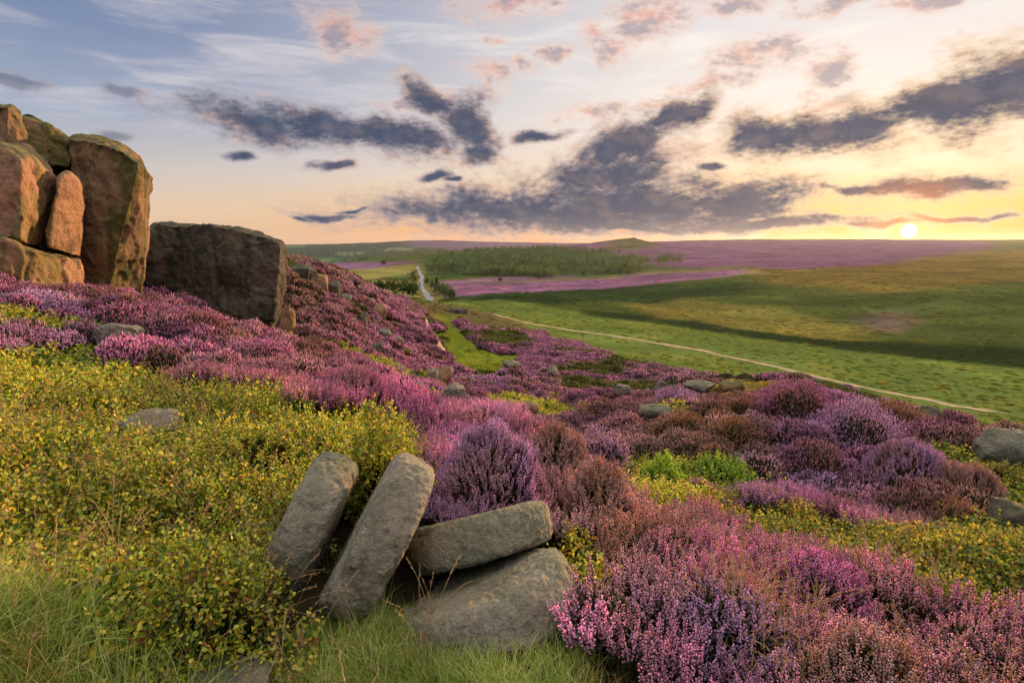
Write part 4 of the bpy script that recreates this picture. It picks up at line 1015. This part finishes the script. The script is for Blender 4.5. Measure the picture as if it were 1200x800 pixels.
def euler(n, tilt):
    return np.stack([RNG.normal(0, tilt, n), RNG.normal(0, tilt, n), RNG.uniform(0, 2 * PI, n)], 1)
def lump(X, Y, f=1.0, s=61): return .72 + .62 * fbm(X * f, Y * f, seed=s, octv=3)

HN = proto_collection('heather_sprig', [proto_heather_near(i) for i in range(5)], PM_I)
HM = proto_collection('heather_clump', [proto_heather_mid(20 + i) for i in range(4)], PM_I)
HF = proto_collection('heather_tussock', [proto_heather_mid(30 + i, 170, .42, .34, .05, .16, .82) for i in range(4)], PM_I)
BN = proto_collection('bilberry_sprig', [proto_bilberry(40 + i) for i in range(5)], BM_I)
BF = proto_collection('bilberry_clump', [proto_bilberry(50 + i, 40, .28, .26, 7, .035) for i in range(3)], BM_I)
GN_ = proto_collection('grass_tuft', [proto_grass(60 + i) for i in range(4)], PM_I)
GS = proto_collection('straw', [proto_straw(70 + i) for i in range(4)], PM_I)
TF = proto_collection('moor_tuft', [proto_tuft(80 + i) for i in range(4)], PM_I)

def plant_near():
    rng = RNG
    # --- within seven metres
    X, Y = jgrid(-9.5, 9.5, -1.4, 9.8, .165, rng); r = np.hypot(X, Y)
    k = (r < R_NEAR) & (r > .75) & infield(X, Y) & clear_of_stones(X, Y, .02) & off_bush(X, Y); X, Y = X[k], Y[k]
    t, z, px, py = near_type(X, Y); hide = mill_hide(X, Y, z, .26)
    h = (t == 0) & ~hide; x, y = X[h], Y[h]; n = h.sum(); s = (.62 + .85 * fbm(x * 2.0, y * 2.0, seed=61, octv=2)) * (1 + .12 * ss(3.5, 7, np.hypot(x, y)))
    scatter('heather', HN, 5, np.c_[x, y, z[h] - .05], euler(n, .12), np.c_[s * 1.05, s * 1.05, s * 1.08], heather_tint(px[h], py[h], x, y), 'flowering heather, pink lilac and rust, carpeting the near slope')
    X, Y = jgrid(-9.5, 9.5, -1.4, 9.8, .145, rng); r = np.hypot(X, Y)
    k = (r < R_NEAR) & (r > .75) & infield(X, Y) & clear_of_stones(X, Y, .03) & off_bush(X, Y); X, Y = X[k], Y[k]
    t, z, px, py = near_type(X, Y); hide = mill_hide(X, Y, z, .26)
    b = (t == 1) & ~hide; x, y = X[b], Y[b]; n = b.sum(); s = lump(x, y, 1.1, 63)
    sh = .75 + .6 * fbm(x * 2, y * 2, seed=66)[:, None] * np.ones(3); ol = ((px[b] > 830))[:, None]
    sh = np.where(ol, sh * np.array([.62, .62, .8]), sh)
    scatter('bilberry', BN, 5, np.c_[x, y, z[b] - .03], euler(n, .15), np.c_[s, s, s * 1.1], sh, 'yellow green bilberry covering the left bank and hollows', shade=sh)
    # turf
    X, Y = jgrid(-4.5, 2.5, -.2, 4.5, .062, rng); r = np.hypot(X, Y); k = (r > .7); X, Y = X[k], Y[k]
    t, z, px, py = near_type(X, Y); g_ = (t == 2); x, y = X[g_], Y[g_]; n = g_.sum(); s = (.45 + .9 * fbm(x * 3, y * 3, seed=71)) * np.where(x < -1.3, 1.85, .9)
    sh = (.7 + .7 * fbm(x * 4, y * 4, seed=72))[:, None] * np.where(ss(.5, .62, fbm(x * 2.2, y * 2.2, seed=74))[:, None] > .5, np.array([1.25, .95, .8]), np.array([.8, 1.05, .8]))
    scatter('grass', GN_, 4, np.c_[x, y, z[g_]], euler(n, .2), np.c_[s, s, s], np.ones((n, 3)), 'yellow green turf with dry blades round the millstones', shade=sh)
    # dry stems over the left bank, round the stones and in the heather
    m = 520; x = np.r_[rng.uniform(-3.6, -.4, 210), rng.uniform(-1.2, 1.2, 150), rng.uniform(.4, 2.4, 40)]; y = np.r_[rng.uniform(1.5, 5.0, 210), rng.uniform(1.75, 2.6, 150), rng.uniform(1.9, 3.4, 40)]
    k = clear_of_stones(x, y, .05) & (fbm(x * 1.4, y * 1.4, seed=77) > .43); x, y = x[k], y[k]; z = ground(x, y); n = len(x); s = rng.uniform(.6, 1.15, n)
    scatter('dry_grass', GS, 4, np.c_[x, y, z], euler(n, .25), np.c_[s, s, s], np.ones((n, 3)), 'pale dry grass stems nodding over the bilberry and stones')
def plant_mid():
    rng = RNG
    X, Y = jgrid(-18, 18, 2, 18, .30, rng); r = np.hypot(X, Y); k = (r >= R_NEAR - .2) & (r < R_MID) & infield(X, Y, 1.25) & clear_of_stones(X, Y, .05) & off_bush(X, Y); X, Y = X[k], Y[k]
    t, z, px, py = near_type(X, Y, .2)
    h = (t == 0); x, y = X[h], Y[h]; n = h.sum(); s = .62 + .85 * fbm(x * 1.4, y * 1.4, seed=81, octv=3)
    scatter('heather_carpet', HM, 4, np.c_[x, y, z[h] - .02], euler(n, .12), np.c_[s, s, s], heather_tint(px[h], py[h], x, y), 'purple and rust heather over the middle of the slope')
    b = (t == 1); x, y = X[b], Y[b]; n = b.sum(); s = lump(x, y, .9, 83)
    sh = .7 + .6 * fbm(x * 2, y * 2, seed=66)[:, None] * np.ones(3)
    scatter('bilberry_carpet', BF, 3, np.c_[x, y, z[b] - .02], euler(n, .15), np.c_[s, s, s], sh, 'yellow bilberry at the top of the left bank', shade=sh)
    # far slope
    rr = rng.uniform(math.log(R_MID - .5), math.log(R_FAR), 25000); aa = rng.uniform(math.radians(-47), math.radians(57), 25000)
    # density even over the ground area
    keep = rng.random(25000) < np.minimum(1, (np.exp(rr) / 42) ** 2 + .12); rr, aa = rr[keep], aa[keep]
    X, Y = np.exp(rr) * np.sin(aa), np.exp(rr) * np.cos(aa); z = ground(X, Y); cov, zid, px, py = landcover(X, Y, z)
    k = (zid == ZI['slope']) & clear_of_stones(X, Y, .1) & off_path(X, Y, .35) & ((z / np.hypot(X, Y)) > -.6)
    x, y = X[k], Y[k]; n = k.sum(); s = lump(x, y, .4, 85) * np.clip(np.hypot(x, y) / 30, .85, 1.5)
    scatter('heather_slope', HF, 4, np.c_[x, y, z[k] - .05], euler(n, .1), np.c_[s, s, s * .9], np.where((fbm(x * .25, y * .25, seed=58, octv=3) + rng.normal(0, .02, n) > .60)[:, None], np.array([.20, .19, .045]), heather_tint(px[k], py[k], x * .35, y * .35) * .85), 'deep purple heather on the far part of the slope')
def plant_moor():
    rng = RNG; N_ = 60000
    rr = rng.uniform(math.log(14), math.log(520), N_); aa = rng.uniform(math.radians(-46), math.radians(56), N_)
    X, Y = np.exp(rr) * np.sin(aa), np.exp(rr) * np.cos(aa); z = ground(X, Y); cov, zid, px, py = landcover(X, Y, z)
    r = np.hypot(X, Y)
    k = (zid != ZI['slope']) & (zid >= 0) & (fbm(X * .05, Y * .09, seed=91) + rng.normal(0, .1, N_) > .45)
    soft = (zid == ZI['pathgrass']) | (zid == ZI['palemoor']) | (zid == ZI['yellowfield'])
    k &= ~(soft & (rng.random(N_) < .8)); k &= rng.random(N_) > .35 + ss(60, 330, r) * .55; k[k] &= off_path(X[k], Y[k])
    x, y, zz = X[k], Y[k], z[k]; n = k.sum(); rk = r[k]
    s = np.clip(rk * .0085, .35, 3.2) * rng.uniform(.6, 1.35, n)
    fd = (1 - .6 * ss(60, 220, rk))[:, None]; t = cover_at(x, y) * (1.35 + .25 * ss(40, 120, rk))[:, None] * (1.15 + (rng.uniform(.75, 1.4, (n, 1)) * np.where((rng.random(n) < .05)[:, None], np.array([1.6, 1.1, .7]), 1.0) - 1.15) * fd)
    scatter('moor_grass', TF, 4, np.c_[x, y, zz], euler(n, .1), np.c_[s, s, s * (.55 - .25 * ss(35, 90, rk))], t, 'bracken and rough grass tufts over the green valley moor')
plant_near(); plant_mid(); plant_moor()
# ------------------------------------------------------------------ single bushes: an Empty at the foot, foliage and stems under it
TT = {'LIL': H_LIL, 'MAG': H_MAG, 'PKB': H_PKB, 'RST': H_RST, 'DPU': H_DPU, 'Y': np.array([1., 1., 1.]), 'G': np.array([1.35, 1.05, .9]), 'L': np.array([.75, 1.12, .8]), 'O': np.array([.8, .68, .9])}
def build_bush(i, kind, px, py, Y, wpx, hpx, tk, label):
    rng = np.random.default_rng(500 + i); c = at(px, py, Y); top = at(px, py - hpx / 2, Y).z
    R = wpx * Y / FPX * .5; z0 = gz(c.x, c.y); H = float(np.clip(top - z0, .28, 1.1)); 
    root = bpy.data.objects.new(kind + '_bush', None); COL.objects.link(root); root.location = (c.x, c.y, z0 - .02); root['label'] = label
    root['category'] = 'bush'; root['group'] = 'single heather bushes' if kind == 'heather' else 'single green and golden bushes'
    near = Y < 7.0; g = Geo(); area = 2 * PI * R * max(R, H) * .75
    if kind == 'heather':
        if near:
            n = int(min(area * 900, 1050)); d = unit(rng, n, 0); d[:, 2] *= .95
            lum = .80 + .35 * fbm(d[:, 0] * 2.6 + i, d[:, 1] * 2.6, d[:, 2] * 2.6, i, 2)
            top_ = d * np.array([R, R, H]) * lum[:, None]
            D = d * np.array([.5, .5, .4]) + [0, 0, .8] + rng.normal(0, .17, (n, 3)); D /= np.linalg.norm(D, axis=1)[:, None]
            L = rng.uniform(.13, .21, n); base = top_ - D * L[:, None]
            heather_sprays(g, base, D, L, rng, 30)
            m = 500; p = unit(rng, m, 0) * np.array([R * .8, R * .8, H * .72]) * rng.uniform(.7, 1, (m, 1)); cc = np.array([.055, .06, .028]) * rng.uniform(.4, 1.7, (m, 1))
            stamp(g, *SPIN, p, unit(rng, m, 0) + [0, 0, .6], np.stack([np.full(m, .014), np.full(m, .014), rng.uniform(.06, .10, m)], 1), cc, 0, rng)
            G = g.done()
        else:
            n = int(min(area * 1700, 4200)); G = proto_heather_mid(700 + i, n, R, H, .011 + .0005 * Y, .045 + .0012 * Y, .95)
        tint = TT[tk]
    else:
        n = int(min(area * (420 if near else 300), 620)); d = unit(rng, n, 0)
        lum = .78 + .38 * fbm(d[:, 0] * 2.4 + i, d[:, 1] * 2.4, d[:, 2] * 2.4, i, 2); top_ = d * np.array([R, R, H]) * (lum * rng.uniform(.72, 1.04, n))[:, None]
        D = d * .9 + [0, 0, .6] + rng.normal(0, .25, (n, 3)); D /= np.linalg.norm(D, axis=1)[:, None]; L = rng.uniform(.11, .17, n)
        leafy(g, top_ - D * L[:, None], D, L, rng, 11, .018 + .0012 * max(Y - 3, 0), h0=d[:, 2] * .35 + .12)
        G = g.done(); tint = np.ones(3); G['C'] = G['C'] * TT[tk]
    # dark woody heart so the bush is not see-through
    n_ = len(G['V']); tints = np.tile(tint, (n_, 1)) * (1 if kind != 'heather' else (.82 + .36 * fbm(G['V'][:, 0] * 4, G['V'][:, 1] * 4, G['V'][:, 2] * 4, i, 2))[:, None])
    if kind == 'heather':
        q = ss(.5, .62, fbm(G['V'][:, 0] * 3 + 9, G['V'][:, 1] * 3, G['V'][:, 2] * 3, i + 3, 2))[:, None] * .55; tints = tints * (1 - q) + (H_PKB if tk in ('LIL', 'MAG') else H_RST if tk != 'RST' else H_PKB) * q
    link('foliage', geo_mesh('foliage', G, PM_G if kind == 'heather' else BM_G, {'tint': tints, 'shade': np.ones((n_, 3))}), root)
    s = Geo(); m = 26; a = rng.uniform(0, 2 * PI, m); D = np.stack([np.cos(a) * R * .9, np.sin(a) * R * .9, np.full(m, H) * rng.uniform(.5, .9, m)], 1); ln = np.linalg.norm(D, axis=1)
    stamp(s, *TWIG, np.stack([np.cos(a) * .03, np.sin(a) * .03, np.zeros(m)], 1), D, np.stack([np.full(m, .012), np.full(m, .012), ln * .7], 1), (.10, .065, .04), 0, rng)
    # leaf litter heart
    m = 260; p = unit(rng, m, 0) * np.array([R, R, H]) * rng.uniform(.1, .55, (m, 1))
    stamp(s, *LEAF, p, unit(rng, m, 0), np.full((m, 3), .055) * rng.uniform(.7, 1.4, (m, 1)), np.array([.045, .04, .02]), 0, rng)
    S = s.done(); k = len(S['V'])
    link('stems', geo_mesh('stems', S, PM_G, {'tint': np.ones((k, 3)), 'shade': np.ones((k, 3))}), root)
for i, b_ in enumerate(BUSHES): build_bush(i, *b_)

# ------------------------------------------------------------------ trees down the valley
def crown_geo(seed, shape='round', leaves=620):
    """unit tree, about 1 high: lobes of leaf clumps round a tapered trunk with limbs"""
    rng = np.random.default_rng(seed); g = Geo()
    if shape == 'fir':
        n = leaves; t = rng.random(n) ** .7; z = .12 + .88 * t; r = (1 - t) * .30 * rng.uniform(.35, 1.05, n) + .01; a = rng.uniform(0, 2 * PI, n)
        p = np.stack([r * np.cos(a), r * np.sin(a), z], 1); d = np.stack([np.cos(a), np.sin(a), rng.uniform(-.5, .2, n)], 1)
    else:
        L = 9; c = np.stack([rng.normal(0, .17, L), rng.normal(0, .17, L), rng.uniform(.38, .82, L)], 1); rad = rng.uniform(.13, .24, L); k = rng.integers(0, L, leaves)
        d = unit(rng, leaves); p = c[k] + d * rad[k][:, None] * rng.uniform(.6, 1.05, (leaves, 1))
    v = rng.uniform(.55, 1.45, len(p)); s = rng.uniform(.045, .085, len(p))
    stamp(g, *LEAF, p, d + rng.normal(0, .4, (len(p), 3)), np.stack([s, s, s * 1.1], 1), v[:, None] * np.ones(3), 1, rng)
    C = g.done(); t_ = Geo(); bz = [.0, .25, .5, .75 if shape != 'fir' else .95]; w = [.05, .038, .024, .01]; V = []; x = 0.
    for q in range(4):
        x += rng.normal(0, .012); V += [[x + w[q] * .5 * math.cos(u), w[q] * .5 * math.sin(u), bz[q]] for u in np.linspace(0, 2 * PI, 9)[:-1]]
    F = [[q * 8 + u, q * 8 + (u + 1) % 8, q * 8 + 8 + (u + 1) % 8, q * 8 + 8 + u] for q in range(3) for u in range(8)]
    t_.add(V, F, (.09, .07, .05)); m = 7; a = rng.uniform(0, 2 * PI, m)
    stamp(t_, *TWIG, np.stack([np.zeros(m), np.zeros(m), rng.uniform(.25, .55, m)], 1), np.stack([np.cos(a), np.sin(a), np.full(m, 1.1)], 1), np.stack([np.full(m, .02), np.full(m, .02), rng.uniform(.2, .32, m)], 1), (.09, .07, .05), 0, rng)
    return C, t_.done()
def tree_meshes(seed, shape, tint):
    C, T = crown_geo(seed, shape); n = len(C['V']); k = len(T['V'])
    return (geo_mesh('crown', C, PM_G, {'tint': np.tile(tint, (n, 1)), 'shade': np.ones((n, 3))}), geo_mesh('trunk', T, PM_G, {'tint': np.ones((k, 3)), 'shade': np.ones((k, 3))}))
TM = {'dark': tree_meshes(1, 'round', (.05, .09, .025)), 'green': tree_meshes(2, 'round', (.09, .13, .03)), 'olive': tree_meshes(3, 'round', (.15, .14, .04)), 'fir': tree_meshes(4, 'fir', (.035, .065, .025))}
TREES = [ # px of foot, py of foot, apparent height px, width factor, mesh, label
 (462,349,17,1.6,'olive','wide olive tree left of the road, nearest the heather slope'),(472,351,19,1.3,'green','mid green tree between the olive tree and the road'),(484,353,15,1.3,'dark','dark tree tight against the left verge of the road'),
 (487,345,12,1.2,'dark','small dark tree on the left verge further up the road'),(485,333,9,1.2,'dark','tiny dark tree by the left bend of the road'),(484,325,7,1.3,'green','faint green tree left of the road top'),
 (500,335,8,1.1,'dark','tiny dark tree on the right verge near the bend'),(512,346,17,.7,'fir','slender dark conifer right of the road'),(521,350,16,1.2,'green','leafy green tree right of the slender conifer'),
 (528,352,11,1.6,'dark','low spreading dark tree at the right end of the roadside trees'),(506,340,10,.8,'dark','narrow dark tree behind the slender conifer'),
 (586,331,5,1.5,'dark','lone round bush tree in the pale strip above the bright heather band'),(632,327,6,1.3,'dark','lone tree below the left half of the wood'),(684,325,6,1.2,'dark','lone tree below the right half of the wood'),
 (444,349,10,2.0,'dark','dark thorn thicket tree at the edge of the yellow field'),(430,346,8,2.2,'dark','low dark thorn tree left of the thicket, by the ridge'),
 (775,307,6,1.6,'green','small tree on the purple hill right of the wood'),(743,305,7,1.6,'green','bushy tree at the right tip of the wood'),(450,311,5,1.8,'dark','tiny dark tree on the skyline edge of the yellow field'),
]
for i, (px, py, hp, wf, kd, lab) in enumerate(TREES):
    x, y, z = sight(px, py, 90); s = hp * math.hypot(x, y) / FPX * 1.25
    root = bpy.data.objects.new('pine_tree' if kd == 'fir' else 'tree', None); COL.objects.link(root); root.location = (x, y, z - .05 * s); root.rotation_euler = (0, 0, i * 1.3); root.scale = (s * wf, s * wf, s)
    root['label'] = lab; root['category'] = 'tree'; root['group'] = 'trees scattered along the valley'
    link('crown', TM[kd][0], root); link('trunk', TM[kd][1], root)
# the far woods
def tree_proto(seed, shape):
    C, T = crown_geo(seed, shape, 150)
    g = Geo(); g.V = [C['V'], T['V']]; n = len(C['V']); return dict(V=np.r_[C['V'], T['V']], F={3: np.r_[C['F'][3], T['F'][3] + n], 4: np.r_[C['F'][4], T['F'][4] + n]}, C=np.r_[C['C'], T['C']], M=np.r_[C['M'], T['M']])
TP = proto_collection('wood_tree', [tree_proto(5, 'round'), tree_proto(6, 'round'), tree_proto(7, 'fir'), tree_proto(8, 'round')], PM_I)
def plant_woods():
    rng = RNG; N_ = 90000; rr = rng.uniform(math.log(330), math.log(3000), N_); aa = rng.uniform(math.radians(-26), math.radians(18), N_)
    X, Y = np.exp(rr) * np.sin(aa), np.exp(rr) * np.cos(aa); z = ground(X, Y); cov, zid, px, py = landcover(X, Y, z); r = np.hypot(X, Y)
    dens = fbm(X * .02, Y * .02, seed=101)
    k = (zid == ZI['wood']) & (dens + rng.normal(0, .04, N_) > .47) & (rng.random(N_) < .17)
    k |= (zid == ZI['farhill']) & (py > 290) & (fbm(X * .004, Y * .004, seed=102) > .46) & (rng.random(N_) < .10)
    k |= (zid == ZI['purplehill']) & (px < 800) & (py > 300) & (dens > .55) & (rng.random(N_) < .10)
    x, y, n = X[k], Y[k], k.sum(); s = np.where(r[k] > 1200, 9, 4.6) * rng.uniform(.5, 1.5, n) * np.where(dens[k] > .55, 1.2, .85)
    t = np.array([.08, .125, .035]) * rng.uniform(.4, 1.9, (n, 1)); pale = rng.random(n) < .12; t[pale] = np.array([.15, .18, .06])
    scatter('wood', TP, 4, np.c_[x, y, z[k] - .3], np.c_[np.zeros((n, 2)), rng.uniform(0, 6.28, n)], np.c_[s * 1.25, s * 1.25, s], t, 'far woodland on the hill beyond the bright heather band')
plant_woods()
